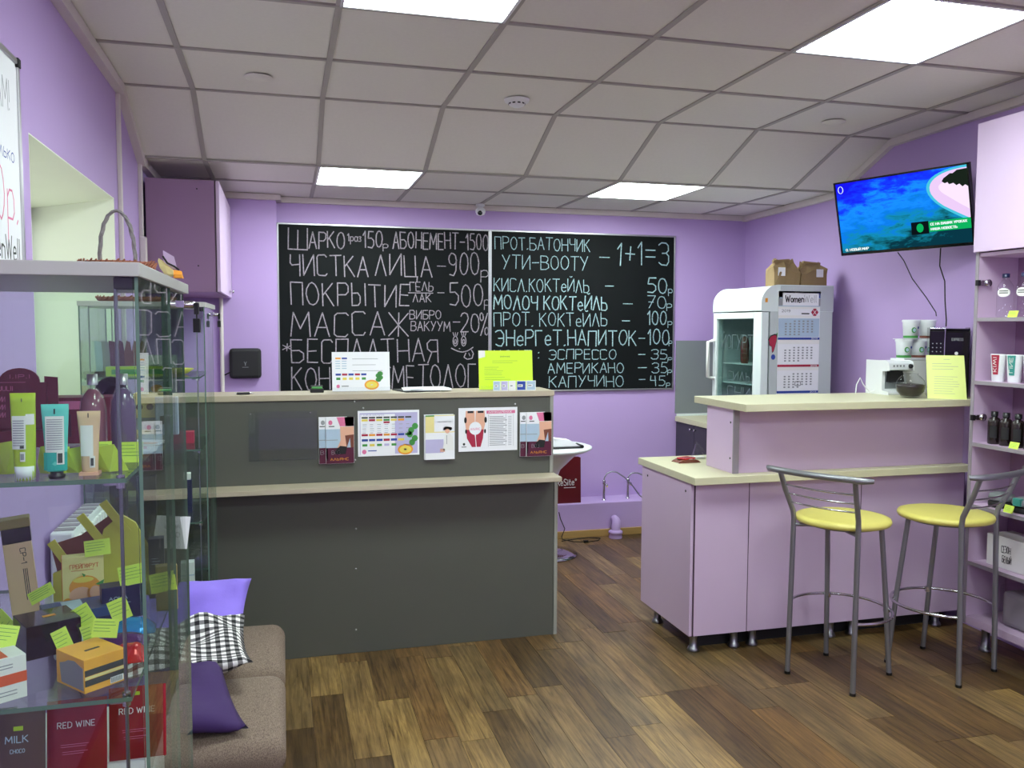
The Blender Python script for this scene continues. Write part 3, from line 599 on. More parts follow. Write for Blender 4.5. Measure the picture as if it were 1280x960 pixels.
for x, z in ((.319, 1.189), (.359, 1.158), (1.089, 1.162), (.321, .593), (.319, .403), (.317, .112), (.32, .917)):
    q = MB('alu').lathe((x-ox, 3.97-oy, z), [(.0045, 0), (.0035, -.003), (0, -.0035)], 10, axis='y').build('screw', t)
def on_panel(name, label, cat, x0, x1, z0, z1, group=None, th=.004, y=3.968):
    t = thing(name, label, cat, ((x0+x1)/2, y, z0), group=group); w, h = (x1-x0), (z1-z0)
    return t, w, h
# clear empty holder
t, w, h = on_panel('leaflet_holder', 'empty clear acrylic leaflet holder on the grey desk front', 'leaflet holder', -.15, .148, .93, 1.15)
MB('clear').box(-w/2, w/2, -.004, -.001, 0, h).box(-w/2, w/2, -.022, -.020, 0, h*.86).box(-w/2, w/2, -.022, -.002, 0, .003).build('pocket', t)
for sx in (-.14, .12): MB('chrome').lathe((sx, -.004, h-.008), [(.004, 0), (.003, -.003), (0, -.0035)], 8, axis='y').build('screw', t)
def sheet(t, w, h, d, m='paper', name='backing'):
    return MB(m).box(-w/2, w/2, -d, -.0005, 0, h).build(name, t)
# price chart with coloured columns
def chart(mb, pl, w, h, cols=7):
    c = ['inky', 'inkr', 'inky', 'inkgr', 'inky', 'inko', 'inksky']; m2 = ['inkr', 'inko', 'inkr', 'inko', 'inkr', 'inkb', 'inkgr']; m3 = ['inkb', 'inkb', 'inkb', 'inkr', 'inkb', 'inky', 'inksky']
    for i in range(cols):
        x = -w*.44+i*w*.118; x1 = x+w*.1
        prt(mb, pl, x, x1, h*.83, h*.865, 'ink'); prt(mb, pl, x, x1, h*.77, h*.815, c[i])
        if i == 3: prt(mb, pl, x, x1, h*.72, h*.76, 'inkr')
        for k in range(5): prt(mb, pl, x+w*.015, x1-w*.015-random.random()*w*.02, h*(.69-k*.045), h*(.70-k*.045), 'inksky' if k % 2 else 'inkg')
        prt(mb, pl, x, x1, h*.445, h*.49, m2[i]); prt(mb, pl, x, x1, h*.33, h*.38, m3[i])
        prt(mb, pl, x+w*.01, x1-w*.01, h*.22, h*.27, ['inkgr', 'inky', 'inkgr', 'inklav', 'inkgr', 'inklav', 'inklav'][i])
def orange_slice(mb, pl, pl2, cx, cz, r):
    disc(mb, pl, cx, cz, r*1.15, r*.8, 'inko'); disc(mb, pl2, cx, cz, r*.9, r*.55, 'inky'); disc(mb, pl2, cx, cz-.0, r*.2, r*.12, 'whitem')
t, w, h = on_panel('price_poster', 'white price poster with coloured columns and an orange slice on the desk front', 'poster', .333, .619, .932, 1.145)
sheet(t, w, h, .003)
mb = MB('ink'); pl = face_y(-.0034); pl2 = face_y(-.0038); pl3 = face_y(-.0042)
prt(mb, face_y(-.0032), -w*.47, w*.47, h*.04, h*.95, 'inklav'); prt(mb, pl, -w*.46, w*.1, h*.04, h*.92, 'paper')
letters(mb.use('inklav'), 'ПОКАЗАНИЯ', -w*.44, -w*.08, h*.885, h*.93, .0014, pl2)
chart(mb, pl2, w, h)
for k in range(5): disc(mb, pl2, w*(.38+.05*math.sin(k*2)), h*(.28+.09*k), w*.05, h*.07, 'inkgr')
orange_slice(mb, pl2, pl3, w*.27, h*.13, w*.11)
disc(mb, pl2, -w*.4, h*.1, w*.035, h*.05, 'inkp'); prt(mb, pl2, -w*.34, -w*.2, h*.11, h*.13, 'inkb')
mb.build('print', t)
# poster with massage picture and table
t, w, h = on_panel('price_poster', 'white poster with two bandaged legs beside a grey price table on the desk front', 'poster', .808, 1.099, .938, 1.148)
sheet(t, w, h, .003); mb = MB('ink')
for s, cx in ((-1, -.30), (1, -.13)):
    poly(mb, pl, [(w*(cx-.08), h*.93), (w*(cx+.07), h*.93), (w*(cx+.075), h*.62), (w*(cx+.055), h*.5), (w*(cx-.075), h*.5), (w*(cx-.09), h*.66)], 'inkskin')
    poly(mb, pl, [(w*(cx-.075), h*.5), (w*(cx+.055), h*.5), (w*(cx+.06-s*.02), h*.3), (w*(cx+.045-s*.045), h*.1), (w*(cx-.02-s*.045), h*.1), (w*(cx-.07-s*.01), h*.3)], 'inkr')
    disc(mb, pl2, w*(cx+s*.085), h*.72, w*.022, h*.07, 'blackm'); disc(mb, pl2, w*(cx+s*.075), h*.46, w*.016, h*.05, 'blackm')
    prt(mb, pl2, w*(cx-.05), w*(cx+.05), h*.88, h*.93, 'blackm')
disc(mb, pl3, -w*.22, h*.53, w*.105, h*.15, 'paper'); letters(mb.use('inkp'), 'АЛЬЯНС', -w*.30, -w*.14, h*.49, h*.54, .0012, face_y(-.0046))
prt(mb, pl2, -w*.03, w*.46, h*.86, h*.93, 'inkp'); letters(mb.use('paper'), 'ЛИМФОДРЕНАЖ', w*0, w*.4, h*.875, h*.915, .0014, pl3)
for k in range(17): prt(mb, pl2, w*.02, w*(.26+.03*(k % 3)), h*(.78-k*.041), h*(.795-k*.041), 'inkg'); prt(mb, pl2, w*.34, w*.40, h*(.78-k*.041), h*(.79-k*.041), 'inkg')
for x in (.0, .3, .43): prt(mb, pl2, w*x, w*(x+.004), h*.1, h*.84, 'inkg')
disc(mb, pl2, -w*.41, h*.17, w*.02, h*.03, 'ink'); prt(mb, pl2, -w*.45, -w*.37, h*.1, h*.115, 'ink')
mb.build('print', t)
# brochure stacks
def brochures(x0, x1, z0, z1, label, kind):
    t, w, h = on_panel('brochure_stack', label, 'brochures', x0, x1, z0, z1)
    offs = [(-w*.06, .004), (0, .012)] if kind == 'dark' else [(-w*.03, .004), (0, .012)]
    wb = w*.84
    for i, (dx, dy) in enumerate(offs):
        b = MB('paper').box(-w/2+dx+(w-wb)*(i if kind == 'dark' else 0)*.9, -w/2+dx+(w-wb)*(i if kind == 'dark' else 0)*.9+wb+(0 if kind == 'dark' else w*.12), -dy-.006, -dy, 0, h-i*.002).build('brochure', t, bev=.0005)
    xa = -w/2+offs[1][0]+(w-wb)*.9 if kind == 'dark' else -w/2; xb = xa+(wb if kind == 'dark' else w*.96)
    mb = MB('ink')
    for i, (X0, X1, yy) in enumerate([(-w/2+offs[0][0]+.001, xa-.0005, -.0104), (xa+.001, xb-.001, -.0184)] if kind == 'dark' else [(xa+.001, xb-.001, -.0184)]):
        pa, pb, pc = face_y(yy), face_y(yy-.0004), face_y(yy-.0008); ww = X1-X0
        if kind == 'dark':
            prt(mb, pa, X0, X1, .001, h*.34, 'inkplum'); prt(mb, pa, X0, X1, h*.34, h*.5, 'inksky'); prt(mb, pa, X0, X1, h*.5, h*.74, 'inksky')
            prt(mb, pa, X0, X0+(ww*.1 if i == 0 else ww*.06), .02, h*.34, 'blackm'); prt(mb, pb, X0, X1 if i == 0 else X0+ww*.42, h*.5, h*.515, 'inkg')
            if i:
                poly(mb, pb, [(X0+ww*.38, h*.995), (X1, h*.995), (X1, h*.8), (X0+ww*.5, h*.8)], 'inkp'); poly(mb, pb, [(X0+ww*.66, h*.995), (X1, h*.995), (X1, h*.8), (X0+ww*.7, h*.8)], 'inkplum')
                poly(mb, pb, [(X0+ww*.5, h*.79), (X1, h*.79), (X1, h*.6), (X0+ww*.7, h*.57), (X0+ww*.75, h*.34), (X0+ww*.4, h*.34), (X0+ww*.52, h*.5)], 'inkskin')
                poly(mb, pc, [(X0+ww*.68, h*.6), (X1, h*.62), (X1, h*.34), (X0+ww*.88, h*.34), (X0+ww*.86, h*.55), (X0+ww*.74, h*.34)], 'inkbr')
                poly(mb, pc, [(X0+ww*.3, h*.26), (X0+ww*.5, h*.38), (X0+ww*.75, h*.36), (X0+ww*.7, h*.2), (X0+ww*.35, h*.2)], 'blackm')
                letters(mb.use('inko'), 'АЛЬЯНС', X0+ww*.15, X1-ww*.2, h*.07, h*.12, .0016, pc)
            disc(mb, pb, X0+ww*(.6 if i == 0 else .16), h*.88, .009, .011, 'inkg' if i == 0 else 'inkp'); prt(mb, pb, X0+ww*.1, X0+ww*(.9 if i == 0 else .3), h*.79, h*.81, 'ink')
            letters(mb.use('inkg'), 'ВОЗ' if i else 'В', X0+ww*.2, X0+ww*(.5 if i else .7), h*.2, h*.28, .0014, pc)
        else:
            prt(mb, pa, X0, X1, h*.6, h*.99, 'cream'); prt(mb, pb, X0+ww*.3, X1, h*.62, h*.97, 'paper'); prt(mb, pb, X0, X0+ww*.3, h*.96, h*.99, 'inkgr'); prt(mb, pa, X0, X0+ww*.62, h*.15, h*.45, 'inklav')
            disc(mb, pb, X0+ww*.76, h*.68, ww*.16, h*.05, 'inkbr'); disc(mb, pc, X0+ww*.75, h*.63, ww*.08, h*.05, 'inkskin')
            poly(mb, pb, [(X0+ww*.58, h*.2), (X0+ww*.97, h*.2), (X0+ww*.95, h*.5), (X0+ww*.8, h*.6), (X0+ww*.68, h*.56)], 'whitem'); prt(mb, pb, X0+ww*.4, X1-ww*.05, h*.83, h*.845, 'inkg')
            prt(mb, pb, X0+ww*.5, X0+ww*.66, h*.17, h*.24, 'inkskin'); prt(mb, pc, X0+ww*.72, X0+ww*.74, h*.34, h*.54, 'inkg')
    mb.build('print', t); return t
brochures(.165, .317, .906, 1.121, 'plum and white brochures on the desk front, left of the coloured price poster', 'dark')
brochures(.645, .792, .907, 1.121, 'cream brochures with a person in a white coat, between the two desk posters', 'pale')
brochures(1.12, 1.272, .905, 1.121, 'plum and white brochures at the right end of the desk front', 'dark')
# things on the desk top (z 1.225)
DZ = 1.225
t = thing('menu_stand', 'glossy white menu card with fruit pictures standing on the desk top', 'menu card', (.362, 4.09, DZ), rot=(math.radians(-7), 0, 0))
w, h = .272, .19
MB('paper').box(-w/2, w/2, -.003, 0, .003, h).build('card', t); pl = face_y(-.0034); pl2 = face_y(-.0038); pl3 = face_y(-.0042); mb = MB('ink')
for i in range(2): prt(mb, pl, -w*(.44-.11*i), -w*(.35-.11*i), h*.82, h*.86, 'inko' if not i else 'inkb'); [prt(mb, pl, -w*(.44-.11*i), -w*(.36-.11*i), h*(.76-.06*k), h*(.78-.06*k), 'inksky') for k in range(4)]
for i in range(5): prt(mb, pl, -w*(.44-.11*i), -w*(.35-.11*i), h*.41, h*.46, 'inkb' if i % 2 == 0 else 'inkr'); prt(mb, pl, -w*(.43-.11*i), -w*(.36-.11*i), h*.3, h*.36, 'inkgr' if i in (0, 4) else 'inky')
lines(mb, pl, -w*.15, w*.4, h*.45, h*.9, 3, 'inkg', .001)
orange_slice(mb, pl2, pl3, w*.18, h*.17, w*.11)
for k in range(4): disc(mb, pl2, w*(.3+.03*(k % 2)), h*(.3+.05*k), w*.05, h*.06, 'inkgr')
disc(mb, pl, -w*.4, h*.14, w*.03, h*.045, 'inkp'); prt(mb, pl, -w*.34, -w*.22, h*.13, h*.155, 'inkg')
mb.build('print', t); MB('clear').box(-w/2, w/2, -.030, -.028, 0, .02).box(-w/2, w/2, -.030, 0, 0, .002).build('acrylic_foot', t)
t = thing('neon_notice', 'neon yellow printed notice standing at the right end of the desk top', 'notice', (1.068, 4.06, DZ), rot=(math.radians(-6), 0, 0))
w, h = .275, .195
MB('sign').box(-w/2, w/2, -.002, 0, .002, h).build('sheet', t); mb = MB('ink'); pl = face_y(-.0026)
letters(mb.use('inkgr'), 'ВНИМАНИЕ', -w*.1, w*.08, h*.83, h*.86, .0009, pl)
lines(mb, pl, -w*.25, w*.3, h*.66, h*.76, 2, 'inkgr', .0006); lines(mb, pl, -w*.4, -w*.05, h*.36, h*.6, 5, 'inkgr', .0006, .4); lines(mb, pl, -w*.4, w*.1, h*.24, h*.34, 2, 'inkgr', .0006, .3)
poly(mb, face_y(-.003), [(-w*.5, h), (-w*.38, h), (-w*.38, h*.84), (-w*.5, h*.8)], 'whitem')
mb.build('print', t); MB('clear').box(-w/2, w/2, -.034, -.032, 0, .02).box(-w/2, w/2, -.034, 0, 0, .002).build('acrylic_foot', t)
def leaflets(x, w, label, cols):
    t = thing('leaflet_row', label, 'leaflets', (x, 4.004, DZ)); n = len(cols)
    for i, c in enumerate(cols):
        x0 = -w/2+w*i/n
        b = MB('paper').box(x0, x0+w/n-.003, -.004, 0, 0, .048).build('leaflet', t, bev=.0004, rot=None)
        mb = MB(c); prt(mb, face_y(-.0046), x0+.002, x0+w/n-.006, .003, .045); prt(mb, face_y(-.005), x0+.006, x0+w/n*.6, .018, .03, 'paper'); prt(mb, face_y(-.0053), x0+.008, x0+w/n*.5, .022, .026, 'ink'); mb.build('print', b)
leaflets(1.045, .115, 'pale floral name cards propped before the neon notice, on the left', ['inksky', 'inklav', 'whitem'])
leaflets(1.155, .10, 'blue name cards propped before the neon notice, on the right', ['inkb', 'inksky'])
t = thing('paper_stack', 'loose white papers on a dark clipboard lying on the desk top', 'papers', (.66, 4.10, DZ))
MB('blackm').box(-.125, .05, -.09, .09, 0, .006, R3(rz=.25)).build('clipboard', t)
MB('paper').box(-.10, .13, -.085, .08, .0065, .010, R3(rz=-.08)).build('sheet', t); MB('paper').box(-.08, .12, -.08, .07, .0105, .014, R3(rz=.1)).build('sheet', t)
t = thing('stamp_pad', 'small dark green ink box on the desk top beside the menu card', 'ink box', (.155, 4.09, DZ))
MB('blackm').box(-.031, .031, -.02, .02, 0, .018).build('box', t, bev=.003); MB('inkgr').box(-.024, .024, -.016, .016, .018, .026).build('pad', t, bev=.002); MB('black').box(-.028, .028, .012, .022, .018, .032).build('lid', t, bev=.002)
t = thing('pen', 'dark pen with silver tip lying on the left part of the desk top', 'pen', (-.165, 4.02, DZ), rz=.1)
MB('black').tube([(-.035, 0, .006), (.02, 0, .006)], .0055, 8).build('barrel', t); MB('chrome').tube([(.02, 0, .006), (.038, 0, .005)], [.005, .001], 8).build('tip', t); MB('chrome').tube([(-.042, 0, .006), (-.035, 0, .006)], .0045, 8).build('cap', t)

# ================================================================ SERVING BAR
t = thing('bar_counter', 'lilac two-level bar counter with cream worktops on metal feet', 'bar counter', (2.6, 3.8, 0)); ox, oy = 2.6, 3.8
D('side_panel', 'lilac', 1.819, 1.837, 3.545, 4.10, .09, .815)
for i, (a, b) in enumerate(((1.84, 2.117), (2.121, 2.733), (2.737, 3.345))):
    f = D('door', 'lilac', a, b, 3.54, 3.557, .09, .812)
    e = MB('edged').box(a-ox-.0025, a-ox, 3.541-oy, 3.557-oy, .09, .812).box(b-ox, b-ox+.0025, 3.541-oy, 3.557-oy, .09, .812).build('edging', f)
D('edging', 'edged', 1.8345, 1.8405, 3.5405, 3.5455, .09, .813, 0)
D('plinth_or_shade', 'blackm', 1.9, 3.32, 3.642, 3.66, 0, .095, 0)  # black board added for the shade under the bar, which has no plinth
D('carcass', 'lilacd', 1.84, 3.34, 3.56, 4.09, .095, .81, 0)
D('lower_worktop', 'top', 1.808, 3.348, 3.487, 4.13, .815, .85, .002)
D('upper_side_panel', 'lilacb', 2.035, 2.053, 3.557, 3.81, .85, 1.156)
D('upper_edging', 'edge', 2.0345, 2.064, 3.548, 3.5565, .85, 1.156, 0)
D('upper_front_panel', 'lilac', 2.0535, 3.345, 3.557, 3.575, .85, 1.156)
D('upper_worktop', 'top', 2.012, 3.35, 3.405, 3.905, 1.156, 1.19, .002)
for x, y in ((1.83, 3.60), (1.83, 4.03)): MB('black').lathe((1.819-ox, y-oy, .77), [(.006, 0), (.006, -.0015), (0, -.002)], 10, axis='x').build('cap', t)
for z in (.93, 1.10): MB('black').lathe((2.035-ox, 3.578-oy, z-.01), [(.005, 0), (.005, -.0015), (0, -.002)], 10, axis='x').build('cap', t)
def foot(parent, x, y, h=.09, nm='leg'):
    return MB('steel').lathe((x, y, 0), [(.028, 0), (.03, .004), (.024, .018), (.019, .022), (.019, h-.004), (.026, h)], 18).build(nm, parent)
for x, y in ((1.872, 3.60), (2.085, 3.60), (2.185, 3.60), (2.62, 3.60), (2.745, 3.60), (3.25, 3.60), (1.872, 4.0), (2.2, 4.0), (2.66, 4.0), (3.25, 4.0)): foot(t, x-ox, y-oy)
# chrome hinge under the worktop end near the shelving
# ================================================================ BAR STOOLS
def make_stool(label, loc, rz):
    t = thing('bar_stool', label, 'stool', loc, rz, 'bar stools at the counter')
    prof = [(0, .684), (.17, .684), (.195, .689), (.2, .700), (.196, .710), (.17, .716), (0, .718)]
    MB('lime').lathe((0, 0, 0), prof, 40).build('seat', t)
    MB('silver').lathe((0, 0, 0), [(0, .674), (.15, .674), (.15, .684), (0, .684)], 24).build('seat_plate', t)
    for s in (-1, 1):
        MB('silver').tube([(s*.152, -.165, .0), (s*.150, -.158, .35), (s*.148, -.150, .70), (s*.150, -.155, .735), (s*.162, -.20, .83), (s*.170, -.232, .915)], .0115, 12).build('leg', t)
        MB('silver').tube([(s*.150, .165, 0), (s*.138, .135, .35), (s*.125, .10, .682)], .0115, 12).build('leg', t)
        MB('silver').tube([(0, -.06, .676), (s*.148, -.150, .672)], .008, 8).build('brace', t)
        MB('black').lathe((s*.152, -.165, 0), [(.013, 0), (.0135, .012)], 12).build('foot_cap', t); MB('black').lathe((s*.150, .165, 0), [(.013, 0), (.0135, .012)], 12).build('foot_cap', t)
    arc = []
    n = 18
    for k in range(n+1):
        u = -1+2*k/n; arc.append((u*.238, -.238-.052*(1-u*u)+ (.02 if abs(u) > .95 else 0), .922+.004*(1-u*u)))
    MB('silver').tube(arc, [.010]+[.0135]*(n-1)+[.010], 14).build('top_rail', t)
    for i, z in enumerate((.775, .815, .855)):
        k = (z-.735)/(.915-.735); x = .150+.02*k; y = -.155-.077*k
        MB('chrome').tube([(x*u, y-.028*(1-u*u), z) for u in [-1+2*j/10 for j in range(11)]], .0042, 8).build('back_rod', t)
    ring = []
    R = .214
    for k in range(33):
        a = math.radians(-46+ (180+92)*k/32); ring.append((R*math.cos(a), R*math.sin(a)-.002, .30))
    MB('chrome').tube(ring, .0065, 10).build('foot_ring', t)
    for s in (-1, 1): MB('chrome').lathe((s*.139, .145, .30), [(.014, -.012), (.0145, -.008), (.0145, .008), (.014, .012)], 12).build('clamp', t)
    return t
s1 = make_stool('yellow-seated metal bar stool, the left one, turned side-on to the counter', (2.366, 3.18, 0), math.radians(-64.3))
s2 = dup(s1, (2.866, 3.135, 0), math.radians(19.6), 'yellow-seated metal bar stool, the right one, in front of the shelf unit')

# ================================================================ OPEN SHELF UNIT, right edge
t = thing('shelf_unit', 'tall lilac shelf unit with a pale pink upper door, at the right edge', 'shelf unit', (3.24, 2.86, 0)); ox, oy = 3.24, 2.86
D('side_panel', 'lilac', 3.12, 3.36, 3.262, 3.28, .138, 2.47)
D('side_edging', 'edge', 3.1165, 3.1203, 3.262, 3.28, .138, 1.885, 0)
D('side_panel', 'lilac', 3.12, 3.34, 2.44, 2.458, .138, 2.47)
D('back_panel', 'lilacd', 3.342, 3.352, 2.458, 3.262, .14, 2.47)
D('top_panel', 'lilac', 3.12, 3.342, 2.458, 3.262, 2.452, 2.47)
for z in (1.585, 1.292, 1.002, .711, .438):
    s_ = D('shelf', 'lilac', 3.122, 3.342, 2.458, 3.262, z-.017, z)
    MB('edge').box(3.1185-ox, 3.1225-ox, 2.458-oy, 3.262-oy, z-.017, z).build('edging', s_)
D('bottom_panel', 'lilac', 3.12, 3.342, 2.458, 3.262, .138, .175)
D('cupboard_floor', 'lilac', 3.122, 3.342, 2.458, 3.262, 1.866, 1.883)
D('upper_door', 'lilacb', 3.098, 3.116, 2.46, 3.278, 1.886, 2.472, .002)
for x, y in ((3.22, 3.24), (3.22, 2.5)): foot(t, x-ox, y-oy, .138)
def hinge(y, z, side=1):
    h = MB('chrome').box(3.13-ox, 3.165-ox, 3.252-oy, 3.2615-oy, z-.012, z+.012).box(3.112-ox, 3.135-ox, 3.25-oy, 3.2605-oy, z-.008, z+.008)
    h.lathe((3.165-ox, 3.25-oy, z), [(0, -.004), (.017, -.004), (.017, .004), (0, .004)], 12, axis='y')
    h = h.build('hinge', t); MB('black').box(3.102-ox, 3.1155-ox, 3.245-oy, 3.262-oy, z-.013, z+.013).build('hinge_cup', h)
hinge(0, 1.745); hinge(0, 1.12); hinge(0, .62)

# ================================================================ WALL CUPBOARD, left
t = thing('wall_cupboard', 'mauve wall cupboard with a pale side door and a small knob, high on the left', 'cupboard', (-.5, 5.4, 1.72)); ox, oy = -.5, 5.4
def D2(name, m, x0, x1, y0, y1, z0, z1, bev=.0015): return bx(name, t, m, x0-ox, x1-ox, y0-oy, y1-oy, z0-1.72, z1-1.72, bev)
D2('side_panel', 'lilacd', -.688, -.342, 4.9, 4.918, 1.72, 2.318)
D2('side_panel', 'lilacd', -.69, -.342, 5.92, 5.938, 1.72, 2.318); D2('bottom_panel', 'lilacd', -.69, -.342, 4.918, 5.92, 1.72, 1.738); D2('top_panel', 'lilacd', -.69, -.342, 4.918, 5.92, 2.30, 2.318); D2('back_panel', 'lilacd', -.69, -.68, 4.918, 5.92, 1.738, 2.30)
dr = D2('door', 'lilacb', -.335, -.317, 4.902, 5.938, 1.722, 2.316); D2('edging', 'edged', -.341, -.335, 4.899, 4.903, 1.72, 2.318, 0)
MB('chrome').lathe((-.317-ox, 5.70-oy, .035), [(.006, 0), (.005, .012), (.012, .018), (.011, .026), (0, .028)], 14, axis='x').build('knob', dr)
for x, z in ((-.43, 2.27), (-.43, 1.86)): MB('black').lathe((x-ox, 4.9-oy, z-1.72), [(.004, 0), (.004, -.001), (0, -.0015)], 8, axis='y').build('cap', t)

# ================================================================ TELEVISION
SCR = bpy.data.materials.new('tv_picture'); SCR.use_nodes = True; nt = SCR.node_tree; nt.nodes.clear(); N = nt.nodes; K = nt.links
o_ = N.new('ShaderNodeOutputMaterial'); e_ = N.new('ShaderNodeEmission'); e_.inputs[1].default_value = SCREEN_STRENGTH; K.new(e_.outputs[0], o_.inputs[0])
tc = N.new('ShaderNodeTexCoord'); sp = N.new('ShaderNodeSeparateXYZ'); K.new(tc.outputs['UV'], sp.inputs[0])
nz = N.new('ShaderNodeTexNoise'); nz.inputs['Scale'].default_value = 5; nz.inputs['Detail'].default_value = 10; nz.inputs['Roughness'].default_value = .65; nz.inputs['Distortion'].default_value = .4
mp = N.new('ShaderNodeMapping'); mp.inputs['Scale'].default_value = (1, 1.6, 1); K.new(tc.outputs['UV'], mp.inputs[0]); K.new(mp.outputs[0], nz.inputs['Vector'])
# depth of the sea: deep blue at top left, teal at the bottom
def math_(op, a, b):
    n = N.new('ShaderNodeMath'); n.operation = op
    for i, x in enumerate((a, b)):
        if isinstance(x, (int, float)): n.inputs[i].default_value = x
        else: K.new(x, n.inputs[i])
    return n.outputs[0]
u, v = sp.outputs[0], sp.outputs[1]
dep = math_('ADD', math_('MULTIPLY', v, .75), math_('MULTIPLY', u, -.35)); dep = math_('ADD', dep, math_('MULTIPLY', math_('SUBTRACT', nz.outputs[0], .5), 1.15)); dep = math_('ADD', dep, .28)
cr = N.new('ShaderNodeValToRGB'); cr.color_ramp.elements[0].position = .12; cr.color_ramp.elements[0].color = lin((8, 52, 66))+(1,)
cr.color_ramp.elements[1].position = .95; cr.color_ramp.elements[1].color = lin((22, 20, 230))+(1,)
for p_, c_ in ((.2, (16, 104, 122)), (.32, (18, 134, 176)), (.46, (12, 118, 222)), (.62, (24, 138, 250)), (.78, (20, 60, 246))):
    q = cr.color_ramp.elements.new(p_); q.color = lin(c_)+(1,)
K.new(dep, cr.inputs[0]); K.new(cr.outputs[0], e_.inputs[0])
def emn(n, c, s=1.0): return emit(n, c, s*SCREEN_STRENGTH)
M['tvsea'] = SCR; M['tvsand'] = emn('tv_sand', (226, 196, 236)); M['tvsand2'] = emn('tv_sand_light', (240, 220, 244)); M['tvtree'] = emn('tv_trees', (24, 34, 26)); M['tvgreen'] = emn('tv_banner', (12, 170, 90)); M['tvwhite'] = emn('tv_white', (225, 240, 240)); M['tvdark'] = emn('tv_black', (10, 18, 22)); M['tvshal'] = emn('tv_shallows', (70, 190, 216))
tw, th_ = .72, .405
yaw, tilt, roll = .4, .24, .012
n_ = Vector((-math.cos(yaw)*math.cos(tilt), -math.sin(yaw)*math.cos(tilt), -math.sin(tilt)))
n_ = Vector((-math.cos(yaw)*math.cos(tilt), math.sin(yaw)*0-math.sin(yaw)*math.cos(tilt), -math.sin(tilt)))
r_ = Vector((math.sin(yaw), -math.cos(yaw), 0)); u_ = r_.cross(-n_)
if u_.z < 0: u_ = -u_
r2_ = r_*math.cos(roll)+u_*math.sin(roll); u2_ = u_*math.cos(roll)-r_*math.sin(roll)
t = thing('television', 'flat television showing a blue lagoon, tilted on the right wall', 'television', (3.1407, 3.8238, 2.1418))
t.rotation_mode = 'QUATERNION'; t.rotation_quaternion = Matrix((r2_, -n_, u2_)).transposed().to_quaternion()   # local x right, y away, z up
MB('black').box(-tw/2, tw/2, .004, .03, -th_/2, th_/2).box(-.22, .22, .03, .055, -.14, .12).build('casing', t, bev=.003)
fr = MB('blackg'); bz = .009
for a in ((-tw/2, tw/2, -.002, .006, th_/2-bz, th_/2), (-tw/2, tw/2, -.002, .006, -th_/2, -th_/2+bz*1.7), (-tw/2, -tw/2+bz, -.002, .006, -th_/2, th_/2), (tw/2-bz, tw/2, -.002, .006, -th_/2, th_/2)): fr.box(*a)
fr.build('bezel', t, bev=.001)
W2, H0, H1 = tw/2-bz, -th_/2+bz*1.7, th_/2-bz
sm = MB('tvsea'); sm.uv = [(0, 0), (1, 0), (1, 1), (0, 1)]; sm.quad((-W2, .0035, H0), (W2, .0035, H0), (W2, .0035, H1), (-W2, .0035, H1)); sm.build('screen', t)
P_ = lambda k: (lambda a, b: Vector((-W2+2*W2*a, .0035-k*.0004, H0+(H1-H0)*b)))
mb = MB('tvsand')
def bez(a, b, c, d, n=14): return [tuple(a[i]*(1-t)**3+3*b[i]*t*(1-t)**2+3*c[i]*t*t*(1-t)+d[i]*t**3 for i in (0, 1)) for t in [k/n for k in range(n+1)]]
poly(mb, P_(1), bez((1, 1), (.74, 1.0), (.60, .80), (.80, .50))+bez((.80, .50), (.86, .42), (.94, .33), (1, .27), 6)[1:], 'tvshal')
poly(mb, P_(2), bez((1, .97), (.78, .98), (.62, .80), (.82, .51))+bez((.82, .51), (.88, .44), (.95, .36), (1, .31), 6)[1:], 'tvsand')
poly(mb, P_(3), bez((1, .80), (.86, .86), (.70, .82), (.86, .62))+[(.93, .52), (1, .43)], 'tvsand2')
if 0: poly(mb, P_(1), [(.66, .80), (.69, .88), (.76, .94), (.86, .98), (1, 1), (1, .28), (.93, .34), (.84, .46), (.74, .6), (.68, .72)], 'tvshal')
if 0: poly(mb, P_(2), [(.67, .78), (.70, .86), (.77, .92), (.88, .96), (1, .97), (1, .31), (.94, .37), (.86, .49), (.76, .62), (.69, .72)], 'tvsand')
if 0: poly(mb, P_(3), [(.78, .82), (.86, .84), (1, .78), (1, .42), (.93, .5), (.84, .64)], 'tvsand2')
poly(mb, P_(4), [(.82, .83), (.835, .87), (.85, .885), (.88, .92), (.90, .915), (.93, .95), (1, .955), (1, .72), (.98, .75), (.96, .73), (.94, .77), (.92, .755), (.90, .79), (.87, .78), (.86, .81), (.84, .80)], 'tvtree')
prt(mb, P_(4), .70, 1.0, .185, .325, 'tvgreen'); prt(mb, P_(4), .57, .70, .165, .335, 'tvdark'); disc(mb, P_(5), .635, .25, .026, .06, 'tvgreen')
letters(mb.use('tvwhite'), 'СЕ НА ВАШИХ УРОКАХ', .715, .97, .27, .30, .006, P_(5)); letters(mb.use('tvwhite'), 'НАША НОВОСТЬ', .715, .90, .205, .235, .006, P_(5))
letters(mb.use('tvwhite'), 'О. НОВЫЙ МИР', .03, .22, .02, .055, .006, P_(5)); stroke(mb, P_(5), [(.04+.02*math.cos(k*.5), .91+.05*math.sin(k*.5)) for k in range(14)], .006)
mb.build('picture_overlay', t)
MB('black').box(-.06, .06, .055, .075, -.06, .06).tube([(0, .075, 0), (.05, .12, 0.02)], .014, 8).build('wall_bracket', t)
c = MB('blackm').tube([(3.22, 3.93, 1.945), (3.235, 3.90, 1.90), (3.26, 3.86, 1.80), (3.30, 3.80, 1.70), (3.33, 3.76, 1.62), (3.335, 3.762, 1.60)], .0028, 6)
tag(c.build('power_cable'), 'thin dark cable slanting down the wall from the left part of the television', 'cable')
c = MB('blackm').tube([(3.31, 3.72, 1.952), (3.308, 3.72, 1.86), (3.325, 3.70, 1.78), (3.322, 3.69, 1.68), (3.33, 3.685, 1.58), (3.334, 3.69, 1.545)], .0035, 6)
